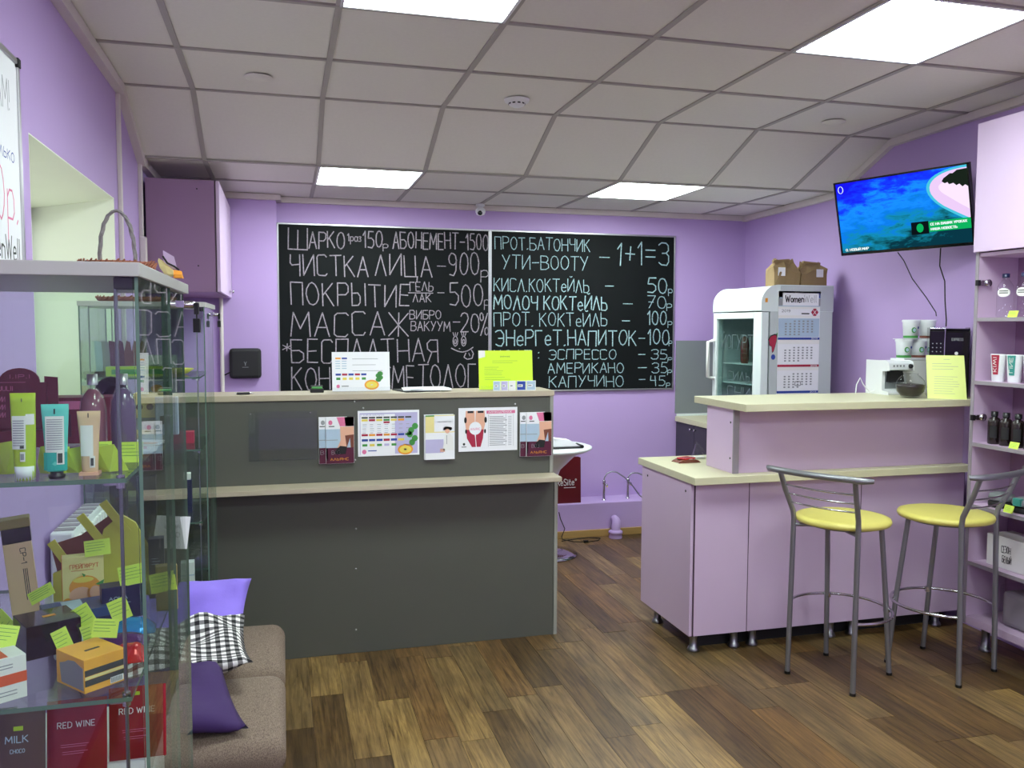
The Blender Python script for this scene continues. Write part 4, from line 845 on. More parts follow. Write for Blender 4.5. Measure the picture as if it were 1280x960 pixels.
tag(c.build('power_cable'), 'dark wavy cable hanging straight down from the television to the coffee machine', 'cable')

# ================================================================ DRINKS COOLER
fx0, fx1, fy0, fy1 = 2.866, 3.37, 4.69, 5.30; fz = 1.80
t = thing('drinks_cooler', 'white drinks cooler with a glass door and rounded header, in the back right corner', 'cooler', (3.1, 5.0, 0)); ox, oy = 3.1, 5.0
def D3(name, m, x0, x1, y0, y1, z0, z1, bev=.0015): return bx(name, t, m, x0-ox, x1-ox, y0-oy, y1-oy, z0, z1, bev)
D3('side_wall', 'fridge', fx0+.06, fx1, fy0, fy0+.03, .06, 1.638); D3('side_wall', 'fridge', fx0+.06, fx1, fy1-.03, fy1, .06, 1.638); D3('back_wall', 'fin', fx1-.03, fx1, fy0+.03, fy1-.03, .06, 1.638, 0)
D3('cooler_floor', 'fin', fx0+.06, fx1-.03, fy0+.03, fy1-.03, .06, .14, 0); D3('roof', 'fin', fx0+.06, fx1-.03, fy0+.03, fy1-.03, 1.6, 1.638, 0)
D3('plinth_or_shade', 'blackm', fx0+.08, fx1-.02, fy0+.02, fy1-.02, 0, .06, 0)
hp = [(fx1-ox, 1.642), (fx1-ox, fz)]+[(fx0-ox+.11-.11*math.sin(a*math.pi/16), fz-.11+.11*math.cos(a*math.pi/16)) for a in range(9)]+[(fx0-ox, 1.642)]
hd = MB('fridgew').prism(hp, 'y', fy0-oy-.001, fy1-oy+.001).build('header', t, bev=.004)
sd = MB('fridge').prism([(p[0], p[1]) for p in hp[:2]]+[(fx0-ox+.13, fz), (fx0-ox+.13-.01, 1.642)], 'y', fy0-oy-.0035, fy0-oy-.0015).build('header_side', t)
MB('inko').box(2.888-ox, 2.902-ox, fy0-oy-.006, fy0-oy-.001, 1.695, 1.72).build('switch', t)
dr = D3('door', 'fridgew', fx0, fx0+.05, fy0, fy0+.095, .14, 1.634, .004)
q = MB('fridgew').box(fx0-ox, fx0-ox+.05, fy1-.045-oy, fy1-oy, .14, 1.634).box(fx0-ox, fx0-ox+.05, fy0+.095-oy, fy1-.045-oy, 1.595, 1.634).box(fx0-ox, fx0-ox+.05, fy0+.095-oy, fy1-.045-oy, .14, .21).build('door_frame', dr, bev=.003)
MB('fglass').box(fx0-ox+.012, fx0-ox+.018, fy0+.093-oy, fy1-.043-oy, .205, 1.6).build('pane', dr)
MB('whitem').tube([(fx0-ox-.002, 5.275-oy, 1.45), (fx0-ox-.05, 5.275-oy, 1.44), (fx0-ox-.05, 5.275-oy, 1.20), (fx0-ox-.002, 5.275-oy, 1.19)], .012, 8).build('handle', dr)
lt = MB('chalkw'); plg = lambda a, b: Vector((fx0-ox+.0112, -a-oy+fy1*0, b))
plg = lambda a, b: Vector((fx0-ox+.0112, (fy1-.05-a)-oy, b))
M['frost'] = mat('frosted_lettering', (96, 112, 114), .6)
letters(lt.use('frost'), 'ЙОГУРТ', .05, .44, 1.40, 1.49, .006, plg); letters(lt, 'СИЛЫ', .14, .44, 1.19, 1.25, .006, plg); letters(lt, 'СНИ', .14, .42, 1.08, 1.15, .006, plg); lt.build('lettering', dr)
for z in (1.30, 1.17, .95, .7, .45): D3('wire_shelf', 'white', fx0+.06, fx1-.04, fy0+.035, fy1-.035, z-.006, z, 0)
t = thing('drink_bag', 'brown patterned snack bag on the upper shelf inside the cooler', 'snack bag', (2.965, 5.05, 1.3005))
b = MB('inkbr').lathe((0, 0, 0), [(.028, 0), (.036, .03), (.036, .12), (.026, .165), (.012, .178), (0, .18)], 14, sx=.7).build('bag', t)
b = MB('inkr')
for k in range(8): b.box(-.0268, -.0255, -.02+.006*(k % 3), -.008+.006*(k % 3), .02+.016*k, .03+.016*k)
b.build('print', t)
# calendar on the cooler side
t = thing('wall_calendar', 'three-month wall calendar hanging on the cooler side', 'calendar', (3.127, fy0-.0015, 1.10)); CZ = 1.10; w = .297
pl = face_y(-.0042, 0, 0); pl2 = face_y(-.0048); pl3 = face_y(-.0054)
MB('whitem').box(-w/2, w/2, -.003, 0, 0, .665).build('backing', t)
mb = MB('ink'); prt(mb, pl, -w/2, w/2, .57, .665, 'inksky'); prt(mb, pl, -w/2, w/2, .625, .665, 'paper'); prt(mb, pl2, -w/2, w/2, .575, .62, 'inkg')
letters(mb.use('inkg'), 'РАЗВИТИЕ', -w*.06, w*.24, .636, .646, .0016, pl2); stroke(mb, pl2, [(-.048, .648), (-.04, .636), (-.032, .648), (-.04, .66), (-.048, .648)], .003)
poly(mb, pl2, [(w*.38, .625), (w*.42, .66), (w*.46, .625)], 'inkb'); poly(mb, pl2, [(w*.42, .625), (w*.5, .625), (w*.46, .66)], 'inkb'); mb.build('header_print', t)
for i, (z0, z1, bar) in enumerate(((.385, .50, 'inkb'), (.215, .335, 'inkr'), (.05, .17, 'inkb'))):
    b = MB('paper').box(-w/2, w/2, -.0035, -.001, z0-.02, z1).build('month_block', t, rot=None)
    mb = MB('inkg'); prt(mb, face_y(-.0041), -w*.49, w*.49, z0-.005, z1-.004, 'inksky' if i == 0 else 'paper')
    mb.use('inkg')
    for r in range(6):
        for c in range(7):
            if (r == 0 and c < 2) or (r == 5 and c > 3): continue
            xx = -w*.34+c*w*.105; zz = z1-.02-r*.0165; prt(mb, pl3, xx, xx+w*.045, zz-.006, zz+.003)
    prt(mb, pl3, -w/2, w/2, z0-.022, z0-.008, bar); letters(mb.use('paper'), '2019', w*.3, w*.45, z0-.019, z0-.011, .0018, face_y(-.006))
    mb.build('dates', b)
m_ = MB('ink'); stroke(m_, face_y(-.0066), [(-.02, .075), (.018, .075), (.018, .1), (-.02, .1), (-.02, .075)], .0035); m_.build('date_marker', t)
mb = MB('inkr'); prt(mb, pl, -w/2, w/2, .515, .555, 'paper'); poly(mb, pl2, [(w*.28, .535), (w*.34, .558), (w*.4, .558), (w*.46, .535), (w*.4, .512), (w*.34, .512)], 'inkr'); stroke(mb.use('paper'), pl3, [(w*.33, .52), (w*.41, .55)], .003); stroke(mb, pl3, [(w*.33, .55), (w*.41, .52)], .003)
letters(mb.use('ink'), '2019', -w*.42, -w*.22, .535, .55, .002, pl2); prt(mb, pl2, w*.05, w*.24, .522, .53, 'ink'); mb.build('year_print', t)
t2 = thing('name_card', 'white handwritten card clipped on the top picture of the calendar', 'card', (3.133, fy0-.009, 1.675))
MB('paper').box(-.128, .128, -.0015, 0, 0, .078).build('card', t2); mb = MB('black'); letters(mb, 'Women', -.11, .02, .022, .062, .0065, face_y(-.0022), jit=.6); letters(mb.use('inkg'), 'Well', .025, .11, .022, .066, .003, face_y(-.0022), jit=.6); mb.build('writing', t2)
# sticker: chili-like pink shape
s_ = MB('inkr'); ps = lambda a, b: Vector((2.948+a, fy0-.0012, 1.43+b)); ps2 = lambda a, b: Vector((2.948+a, fy0-.0018, 1.43+b))
SH = [(-.016, .052), (.008, .062), (.024, .06), (.022, .02), (.006, -.035), (-.004, -.045), (-.008, -.01), (-.022, -.002), (-.024, .02), (-.03, .03)]
poly(s_, ps, [(a*1.16, b*1.12) for a, b in SH], 'blackm'); poly(s_, ps2, SH, 'inkr'); poly(s_, ps, [(.012, .058), (.036, .085), (.03, .05)], 'inkgr'); disc(s_, ps, .004, -.075, .015, .017, 'inkb')
tag(s_.build('sticker'), 'crimson chilli-shaped sticker with a blue dot on the cooler side', 'sticker')
# paper bags on the cooler
def paper_bag(x, y, label, wd, ht, seed, flip):
    t = thing('paper_bag', label, 'paper bag', (x, y, fz), rz=random.Random(seed).uniform(-.1, .1), group='kraft paper bags on the cooler'); R = random.Random(seed)
    d = .11; vs = []; lv = [(0, 1, 1), (.5, 1.01, 1.02), (.68, .97, .9), (.86, .72, .3), (1.0, .66, .12)]
    for z, fx, fy in lv:
        for k in range(16):
            a = 2*math.pi*k/16; cx = max(-1, min(1, 1.5*math.cos(a))); cy = max(-1, min(1, 1.5*math.sin(a)))
            vs.append((cx*wd/2*fx+R.uniform(-.007, .007)*(z > 0), cy*d/2*fy+R.uniform(-.008, .008)*(z > 0), z*ht+(R.uniform(-.012, .012) if z > .6 else 0)))
    fs = [(i*16+k, i*16+(k+1) % 16, (i+1)*16+(k+1) % 16, (i+1)*16+k) for i in range(4) for k in range(16)]+[tuple(range(16))]
    MB('kraft').add(vs, fs).build('bag', t, bev=.001)
    MB('kraft').box(-wd*.33, wd*.33, -.012, .012, ht*.93, ht*1.03, R3(ry=.08*flip)).build('rolled_top', t, bev=.004)
    MB('paper').box(-.024, .024, -d/2-.004, -d/2-.002, ht*.38, ht*.70, Matrix.Translation((flip*wd*.22, 0, 0))).build('sticker', t)
paper_bag(3.075, 4.80, 'kraft paper bag with a crumpled rolled top and white sticker, left one on the cooler', .175, .165, 3, -1)
paper_bag(3.268, 4.80, 'kraft paper bag with a flatter folded top, right one on the cooler', .185, .155, 8, 1)

# ================================================================ BACK CORNER COUNTER
st(MB('greypanel').box(2.952, wx(YB), YB-.012, YB, .87, 1.437).build('trim_6'))
t = thing('base_cabinet', 'dark base cabinet with two small round knobs behind the bar', 'cabinet', (3.2, 5.7, 0)); ox, oy = 3.2, 5.7
bx('carcass', t, 'darkdoor', 2.975-ox, 3.45-ox, 5.34-oy, 6.035-oy, .0, .81)
for a, b, k in ((5.342, 5.730, 5.70), (5.735, 6.033, 5.765)):
    d_ = bx('door', t, 'darkdoor', 2.957-ox, 2.973-ox, a-oy, b-oy, .06, .806)
    MB('chrome').lathe((2.957-ox, k-oy, .775), [(.005, 0), (.005, -.012), (.010, -.018), (.009, -.024), (0, -.026)], 12, axis='x').build('knob', d_)
w_ = MB('top').box(2.945, 3.49, 5.33, 6.03, .812, .85); tag(w_.build('worktop', bev=.002), 'short cream worktop against the grey panel in the back corner', 'worktop')
b = MB('fridgew').box(2.96, wx(6.0), 6.03, 6.038, .85, .868); st(b.build('trim_7'))

# ================================================================ TULIP TABLE, LEDGE THINGS
t = thing('pedestal_table', 'round white pedestal table with a chrome base half hidden by the desk', 'table', (1.70, 5.42, 0))
MB('white').lathe((0, 0, 0), [(0, .715), (.29, .715), (.312, .728), (.312, .738), (.30, .742), (0, .742)], 40).build('tabletop', t)
MB('white').lathe((0, 0, 0), [(.035, .30), (.05, .45), (.10, .58), (.20, .68), (.285, .714)], 32).build('trumpet', t)
MB('chrome').lathe((0, 0, 0), [(.026, .02), (.026, .30)], 16).build('column', t)
MB('chrome').lathe((0, 0, 0), [(0, 0), (.215, 0), (.218, .006), (.15, .016), (.03, .03), (0, .03)], 36).build('base', t)
t = thing('tablet', 'black tablet with a white sheet on it, on the round white table', 'tablet', (1.795, 5.29, .742))
MB('black').box(-.10, .10, -.055, .055, 0, .014).tube([(.1, -.055, .012), (.1, .055, .012)], .012, 8).build('body', t, bev=.004); MB('paper').prism([(-.09, .015), (.085, .015), (.02, .055), (-.09, .07)], 'y', -.045, .045).build('sheet', t)
t = thing('gift_bag', 'dark red shopping bag with white lettering standing on the painted ledge', 'bag', (1.995, 5.895, .248))
vs = [(-.115, -.045, 0), (.115, -.045, 0), (.115, .045, 0), (-.115, .045, 0), (-.115, -.05, .33), (.112, -.04, .335), (.115, .03, .33), (-.115, .05, .33), (0, 0, 0)]
MB('bagred').add(vs[:8], [(0, 1, 5, 4), (2, 3, 7, 6), (1, 2, 6, 5), (3, 0, 4, 7), (0, 3, 2, 1)]).build('body', t)
MB('bagred').box(-.1, .045, -.02, .03, .33, .348).build('folded_top', t)
lt = MB('paper'); pg = lambda a, b: Vector((a, -.0505, b)); letters(lt, 'ReSite®', -.075, .078, .135, .18, .0055, pg); prt(lt, pg, -.02, .07, .115, .119); lt.build('lettering', t)
def tap(x, y, label, zt, pts):
    t = thing('water_tap', label, 'tap', (x, y, .248), group='taps on the ledge')
    MB('chrome').lathe((0, 0, 0), [(.017, 0), (.012, .004), (.009, .01), (.009, .115), (.012, .12), (.012, .145), (.008, .15)], 14).build('stem', t)
    v = MB('chrome').lathe((.012, -.004, .112), [(0, 0), (.009, .002), (.012, .012), (0, .018)], 10, axis='x').build('valve', t); MB('inky').box(.018, .026, -.014, .006, .098, .108).build('lever', v)
    MB('steel').tube([(0, 0, .148)]+pts, .0052, 8).build('hose', t)
tap(2.31, 5.90, 'chrome tap with a long braided hose on the ledge, left one beside the red bag', 0, [(.004, 0, .17), (.025, 0, .20), (.06, 0, .212), (.10, -.005, .205), (.16, -.02, .165), (.22, -.03, .10), (.27, -.04, .03), (.30, -.05, .006)])
tap(2.51, 5.92, 'chrome tap with a looping hose on the ledge, right one nearer the bar', 0, [(.004, 0, .165), (.03, 0, .19), (.08, 0, .188), (.13, -.01, .165), (.18, -.02, .12), (.23, -.03, .05), (.25, -.04, .006)])
t = thing('drain_pipe', 'lilac painted drain elbow with a collar on the floor by the ledge', 'drain pipe', (2.338, 5.73, 0))
MB('wall').lathe((0, 0, 0), [(.048, 0), (.05, .012), (.044, .03), (.052, .034), (.052, .05), (.04, .056), (.034, .06)], 20).build('collar', t)
MB('wall').tube([(0, 0, .055), (.002, .0, .09), (.01, .012, .115), (.012, .035, .125), (.012, .06, .126)], [.034, .034, .033, .03, .03], 14).build('elbow', t)
t = thing('floor_cable', 'thin black cable lying on the floor by the round table base', 'cable', (2.02, 5.7, 0))
MB('blackm').tube([(-.10, .09, .20), (-.09, .08, .15), (-.06, .07, .08), (-.08, .08, .02), (-.08, .06, .005), (-.02, -.02, .004), (.06, -.05, .004), (.16, -.03, .004), (.2, .03, .004), (.12, .07, .004), (.0, .05, .004), (-.1, .02, .004)], .0032, 6).build('wire', t)
MB('black').box(.04, .075, -.062, -.038, 0, .018).build('inline_switch', t, bev=.003)
t = thing('router_box', 'flat black rounded box with a tiny pale emblem on the lilac wall above the desk', 'wall box', (-.237, 5.948, 1.29))
MB('blackm').box(-.101, .101, -.05, 0, -.10, .10).build('casing', t, bev=.02)
m_ = MB('inkg'); pf = face_y(-.0508); stroke(m_, pf, [(-.008, .012), (0, -.002), (.008, .012)], .003); stroke(m_, pf, [(0, -.002), (0, -.014)], .004); prt(m_, pf, -.02, .02, -.026, -.0235, 'inkg'); m_.build('emblem', t)
MB('blackm').tube([(-.10, -.01, -.06), (-.13, -.005, -.075), (-.15, -.004, -.085)], .004, 6).build('cable', t)

# ================================================================ THINGS ON THE BAR
BZ = 1.19
t = thing('bean_bowl', 'round glass bowl half full of coffee beans, on the upper bar worktop', 'bowl', (3.022, 3.566, BZ))
KB = .88
pr = [(.028, 0), (.05, .008), (.072, .035), (.079, .065), (.072, .098), (.05, .122), (.038, .130), (.040, .138)]
MB('clear').lathe((0, 0, 0), [(a*KB, b*KB) for a, b in pr], 28).build('bowl', t)
MB('beans').lathe((0, 0, 0), [(a*KB, b*KB) for a, b in [(0, .006), (.048, .012), (.069, .036), (.0755, .062), (.074, .074), (.05, .078), (0, .072)]], 28).build('coffee_beans', t)
t = thing('coffee_machine', 'black coffee machine with a chrome-edged control panel, on the bar beside the shelf unit', 'coffee machine', (3.268, 3.603, BZ), rz=math.radians(-38))
hw = .095
MB('blackg').prism([(-.11, 0), (-.11, .19), (-.115, .20), (-.12, .33), (-.10, .345), (.11, .345), (.11, 0)], 'x', -.02, .09).build('body', t, bev=.006)
cp_ = MB('blackg').prism([(.08, 0), (-.125, .0), (-.125, .03), (-.05, .04), (-.045, .20), (-.128, .21), (-.132, .335), (-.11, .345), (.08, .345)], 'x', -.09, -.024).build('control_panel', t, bev=.004)
MB('chrome').box(-.024, -.0195, -.134, -.118, .20, .346).box(-.091, -.02, -.134, -.12, .200, .206).box(-.091, -.02, -.125, -.105, .3415, .347).build('chrome_trim', t, bev=.001)
d = MB('inkg')
for k in range(3):
    for j in range(3): d.lathe((-.075+.018*j, -.1325, .27-.02*k), [(.003, 0), (0, -.001)], 8, axis='y')
d.build('button_marks', t)
lt = MB('inkg'); letters(lt, 'EXPRESS', .01, .06, .285, .297, .0018, face_y(-.1205)); disc(lt, face_y(-.121), .032, .222, .008, .008, 'whitem'); lt.build('lettering', t)
t = thing('notice', 'pale yellow printed notice leaning on the black coffee machine', 'notice', (3.145, 3.455, BZ), rot=(math.radians(-9), 0, math.radians(-36)))
MB('ysign').prism([(-.088, 0), (.085, 0), (.07, .215), (-.098, .215)], 'y', -.002, 0).build('sheet', t); mb = MB('inkg')
lines(mb, face_y(-.0026), -.02, .01, .19, .2, 1, 'inkg', .0008); lines(mb, face_y(-.0026), -.07, .05, .14, .18, 3, 'inkg', .0007); lines(mb, face_y(-.0026), -.06, .055, .02, .115, 8, 'inkg', .0006, .3); mb.build('print', t)
t = thing('milk_frother', 'small white tabletop machine with an open grey bay on the bar', 'kitchen machine', (3.09, 3.80, BZ))
MB('white').prism([(-.08, 0), (-.08, .012), (-.03, .02), (-.03, .125), (-.085, .13), (-.08, .165), (-.06, .175), (.09, .175), (.09, 0)], 'x', -.075, .075).build('body', t, bev=.004)
MB('greypanel').box(-.055, .055, -.0305, -.029, .03, .12).build('bay_lining', t); MB('blackm').prism([(-.045, .07), (.04, .07), (.03, .12), (-.04, .12)], 'y', -.055, -.032).build('spout', t, bev=.004)
MB('blackm').lathe((.05, -.088, .15), [(.011, 0), (.010, -.012), (0, -.013)], 12, axis='y').build('knob', t)
bt = MB('inkg')
for k in range(4): bt.box(-.05+k*.02, -.042+k*.02, -.0875, -.084, .146, .156)
bt.build('switch', t)
MB('white').tube([(-.075, .02, .02), (-.10, .03, .01), (-.14, .03, .05), (-.16, .03, .085), (-.18, .03, .05), (-.185, .03, .005)], .003, 6).build('cable', t)
t = thing('milk_box', 'white machine housing carrying the stacked tubs, behind the bean bowl', 'kitchen machine', (3.245, 3.855, BZ))
MB('whitem').box(-.072, .09, -.06, .04, 0, .178).build('housing', t, bev=.004); MB('white').box(-.078, .09, -.064, .042, .178, .186).build('lid', t, bev=.002)
def tub(x, y, z, label, band):
    t = thing('tub', label, 'tub', (x, y, z), group='white tubs stacked on the machine')
    MB('white').lathe((0, 0, 0), [(0, 0), (.036, 0), (.042, .086), (.042, .088), (0, .088)], 20).build('cup', t)
    MB('white').lathe((0, 0, .088), [(.045, 0), (.0455, .009), (.042, .012), (0, .012)], 20).build('lid', t)
    b = MB(band); b.lathe((0, 0, 0), [(.0364, .003), (.0382, .036)], 20); b.build('printed_band', t)
    d = MB('inkb')
    for k, (a, zz, r, m) in enumerate(((-1.9, .045, .013, 'inkgr'), (-1.85, .045, .008, 'inksky'), (-1.3, .058, .006, 'inkb'))):
        q = Matrix.Translation((.0412*math.cos(a), .0412*math.sin(a), zz)) @ Matrix.Rotation(a+math.pi/2, 4, 'Z')
        d.use(m); d.add([q @ Vector((r*math.cos(j*.7), -.0006*(k+1), r*math.sin(j*.7)*1.2)) for j in range(9)], [tuple(range(9))])
    d.build('print', t)
z1 = BZ+.187
tub(3.205, 3.84, z1, 'white tub with a dark green band, lower left of the stack', 'inkgr'); tub(3.297, 3.84, z1, 'white tub with a brown band, lower right of the stack', 'inkbr')
MBb = MB('white').box(3.165, 3.34, 3.80, 3.88, z1+.1005, z1+.1035); tag(MBb.build('card_shelf'), 'thin white card between the two layers of stacked tubs', 'card')
tub(3.245, 3.84, z1+.104, 'white tub with a bright green band, upper left of the stack', 'inkgr'); tub(3.335, 3.825, z1+.104, 'white tub with a brick red band, upper right of the stack', 'inkbr')
# on the lower worktop
t = thing('snack_bar', 'shiny dark red wrapped bar lying on the lower bar worktop', 'snack', (1.985, 3.93, .85), rz=.1)
MB('inkbr').prism([(-.06, .002), (-.052, .008), (-.03, .016), (.03, .016), (.052, .008), (.06, .002)], 'y', -.035, .035).build('wrapper', t, bev=.002)
MB('redp').box(-.04, .04, -.03, .03, .016, .024, R3(rz=.3)).build('wrapper_top', t, bev=.003); MB('whitem').box(-.03, .02, -.032, -.01, .0165, .0185).build('label', t)
t = thing('clear_bag', 'crumpled clear cellophane bag with a pointed top on the lower bar worktop', 'bag', (2.10, 4.02, .85))
MB('clear').add([(-.04, -.03, 0), (.04, -.03, 0), (.045, .03, 0), (-.03, .03, 0), (-.03, -.012, .035), (.035, -.01, .04), (.03, .02, .035), (-.02, .018, .04), (-.012, .0, .09), (.0, .008, .082)], [(0, 1, 5, 4), (1, 2, 6, 5), (2, 3, 7, 6), (3, 0, 4, 7), (4, 5, 9, 8), (5, 6, 9), (6, 7, 8, 9), (7, 4, 8)]).build('film', t)
MB('whitem').box(-.025, .03, -.02, .015, 0, .012).build('tissue', t, bev=.002)

# ================================================================ THINGS ON THE SHELF UNIT
def price_tag(x, y, z, label, rz=math.radians(-90), w=.05, h=.03, lean=.35, m='note', group='lime price tags'):
    t = thing('price_tag', label, 'price tag', (x, y, z), group=group, rot=(-lean, 0, rz))
    MB(m).box(-w/2, w/2, -.0006, .0006, 0, h).build('card', t)
    mb = MB('inkgr'); lines(mb, face_y(-.0011), -w*.42, w*.42, h*.2, h*.85, 4, 'inkgr', h*.013, .3); mb.build('print', t); return t
def water_bottle(x, y, label):
    t = thing('water_bottle', label, 'bottle', (x, y, 1.5855), group='clear water bottles on the top open shelf')
    MB('clear').lathe((0, 0, 0), [(.03, 0), (.036, .005), (.036, .03), (.034, .036), (.036, .042), (.036, .12), (.034, .14), (.016, .168), (.013, .17), (.013, .185)], 20).build('body', t)
    MB('navy').lathe((0, 0, .18), [(.0155, 0), (.0155, .018), (0, .019)], 16).build('cap', t)
    q = [(-2.9, .11, .022)]
    a = math.pi*1.17; b = MB('whitem'); vs = []
    for k in range(7):
        for j in range(2): an = a-.75+1.5*k/6; hh = .020*math.sqrt(max(0, 1-((k-3)/3.2)**2)); vs.append((.0366*math.cos(an), .0366*math.sin(an), .112+(hh if j else -hh)))
    b.add(vs, [(2*k, 2*k+2, 2*k+3, 2*k+1) for k in range(6)]); b.build('label', t)
    b = MB('ink')
    for zz in (.108, .117):
        vs = []
        for k in range(5):
            an = a-.5+k*.25
            for j in (0, 1): vs.append((.0371*math.cos(an), .0371*math.sin(an), zz+j*.004))
        b.add(vs, [(2*k, 2*k+2, 2*k+3, 2*k+1) for k in range(4)])
    b.build('print', t)
water_bottle(3.178, 3.165, 'clear water bottle, left one on the top open shelf of the lilac unit')
water_bottle(3.185, 3.07, 'clear water bottle, right one on the top open shelf of the lilac unit')
water_bottle(3.185, 2.975, 'clear water bottle cut off by the right edge of the photo')
price_tag(3.128, 3.075, 1.5855, 'lime price tag propped before the water bottles')
def cup_tube(x, y, label, body, txt):
    t = thing('cosmetic_tube', label, 'tube', (x, y, 1.2925), rz=-math.pi/2+.2, group='printed tubes on the second open shelf')
    MB('white').lathe((0, 0, 0), [(.026, 0), (.028, .003), (.036, .120), (.036, .125), (0, .125)], 20, sy=.72).build('tube', t)
    m = MB(body); vs = []
    for k in range(9):
        an = -math.pi/2-.55+1.1*k/8
        for zz, r in ((.032, .0292), (.122, .0372)): vs.append((r*math.cos(an)*(1 if zz > .1 else .8), r*.76*math.sin(an)-.0006, zz))
    m.add(vs, [(2*k, 2*k+2, 2*k+3, 2*k+1) for k in range(8)]); m.build('printed_panel', t)
    lt = MB('whitem'); letters(lt, txt, .045, .112, -.006, .010, .0022, lambda a, b: Vector((b, -.0262-(a-.03)*.025-.0025, a))); lt.build('lettering', t)
cup_tube(3.175, 3.185, 'crimson to orange printed white tube, leftmost on the second open shelf', 'inkr', 'KIWI')
cup_tube(3.180, 3.10, 'teal printed white tube reading LINE, second on the open shelf', 'inkteal', 'LINE')
cup_tube(3.185, 3.015, 'brown and orange printed white tube at the right edge of the second open shelf', 'inkbr', 'ROSE')
price_tag(3.135, 2.955, 1.2925, 'cream price tag beside the brown tube at the right edge', m='cream')
for k in range(4):
    t = thing('brown_bottle', ['dark brown bottle, leftmost of the row on the third open shelf', 'dark brown bottle, second from the left on the third open shelf', 'dark brown bottle behind the lime tag on the third open shelf', 'dark brown bottle at the right edge of the third open shelf'][k], 'bottle', (3.175+.003*k, 3.195-.063*k, 1.0025), group='dark bottles on the third open shelf')
    MB('darkbot').lathe((0, 0, 0), [(.024, 0), (.027, .004), (.027, .105), (.022, .118), (.012, .124), (.012, .13)], 16).build('body', t)
    MB('black').lathe((0, 0, .128), [(.015, 0), (.015, .022), (0, .023)], 14).build('cap', t)
    b = MB('blackm'); vs = []
    for j in range(5):
        an = math.pi*1.2-.6+j*.3
        for zz in (.03, .085): vs.append((.0274*math.cos(an), .0274*math.sin(an), zz))
    b.add(vs, [(2*j, 2*j+2, 2*j+3, 2*j+1) for j in range(4)]); b.build('label', t)
price_tag(3.128, 3.04, 1.0025, 'lime price tag propped before the dark bottles')
for k, (y, m, lab) in enumerate(((3.17, 'blackm', 'flat black case, left one on the fourth open shelf'), (3.04, 'blackm', 'flat black case with a teal band on the fourth open shelf'))):
    t = thing('flat_case', lab, 'case', (3.21, y, .7115), rz=.1*k)
    MB(m).lathe((0, 0, 0), [(0, 0), (.055, 0), (.058, .008), (.058, .022), (.05, .028), (0, .030)], 20, sx=1, sy=.95).build('bottom', t)
    MB('greypanel').lathe((0, 0, .0305), [(0, 0), (.05, 0), (.056, .01), (.052, .028), (.03, .036), (0, .038)], 20).build('lid', t)
    if k: MB('inkteal').box(-.0605, -.04, -.02, .015, .034, .066).build('band', t)
price_tag(3.128, 3.055, .7115, 'lime price tag on the fourth open shelf before the black cases', h=.035)
t = thing('white_carton', 'long white carton with dark scribbled writing on the fifth open shelf', 'box', (3.245, 3.03, .4385))
MB('whitem').box(-.075, .07, -.20, .175, 0, .145).build('carton', t, bev=.002)
lt = MB('blackm'); pc_ = lambda a, b: Vector((-.0756, .09-a, b)); letters(lt, 'СЕЗОН', .0, .05, .075, .105, .003, pc_, jit=1.2); letters(lt, 'БЕЛЫЙ', .005, .055, .03, .06, .003, pc_, jit=1.2); lt.build('writing', t)
t = thing('storage_bag', 'greyish translucent plastic bag on the bottom board of the shelf unit', 'bag', (3.25, 3.02, .176))
MB('edge').box(-.07, .06, -.12, .10, 0, .16).build('contents', t, bev=.02); MB('clear').box(-.08, .07, -.13, .11, 0, .19).build('film', t, bev=.02)

# ================================================================ BENCH AND CUSHIONS
def pad(name, parent, m, x0, x1, y0, y1, z0, z1, r=.035):
    """soft upholstered block"""
    b = bmesh.new(); bmesh.ops.create_cube(b, size=1)
    for v in b.verts: v.co = Vector((x0+(v.co.x+.5)*(x1-x0), y0+(v.co.y+.5)*(y1-y0), z0+(v.co.z+.5)*(z1-z0)))
    bmesh.ops.bevel(b, geom=b.edges[:], offset=r, segments=4, profile=.5, affect='EDGES')
    bmesh.ops.subdivide_edges(b, edges=[e for e in b.edges if e.calc_length() > .15], cuts=6, use_grid_fill=True)
    R = random.Random(int(y0*100))
    for v in b.verts:
        if v.co.z > z1-.004:
            u = (v.co.x-x0)/(x1-x0)*2-1; w = (v.co.y-y0)/(y1-y0)*2-1; v.co.z += .018*(1-u*u)*(1-w*w)+R.uniform(-.001, .001)
    me = bpy.data.meshes.new(name); b.to_mesh(me); b.free(); me.materials.append(M[m]); me.polygons.foreach_set('use_smooth', [True]*len(me.polygons))
    o = bpy.data.objects.new(name, me); S.collection.objects.link(o); o.parent = parent; return o
t = thing('bench', 'taupe upholstered two-seat bench against the left wall', 'bench', (-.33, 2.82, 0))
pad('seat', t, 'bench', -.29, .325, .012, .50, .30, .405, .045); pad('seat', t, 'bench', -.29, .325, -.50, .006, .30, .405, .045)
MB('bench').box(-.28, .315, -.49, .49, .255, .30).build('frame', t, bev=.01)
for x in (-.24, .29):
    for y in (-.45, .46): MB('steel').tube([(x, y, 0), (x, y, .257)], .016, 12).build('leg', t)
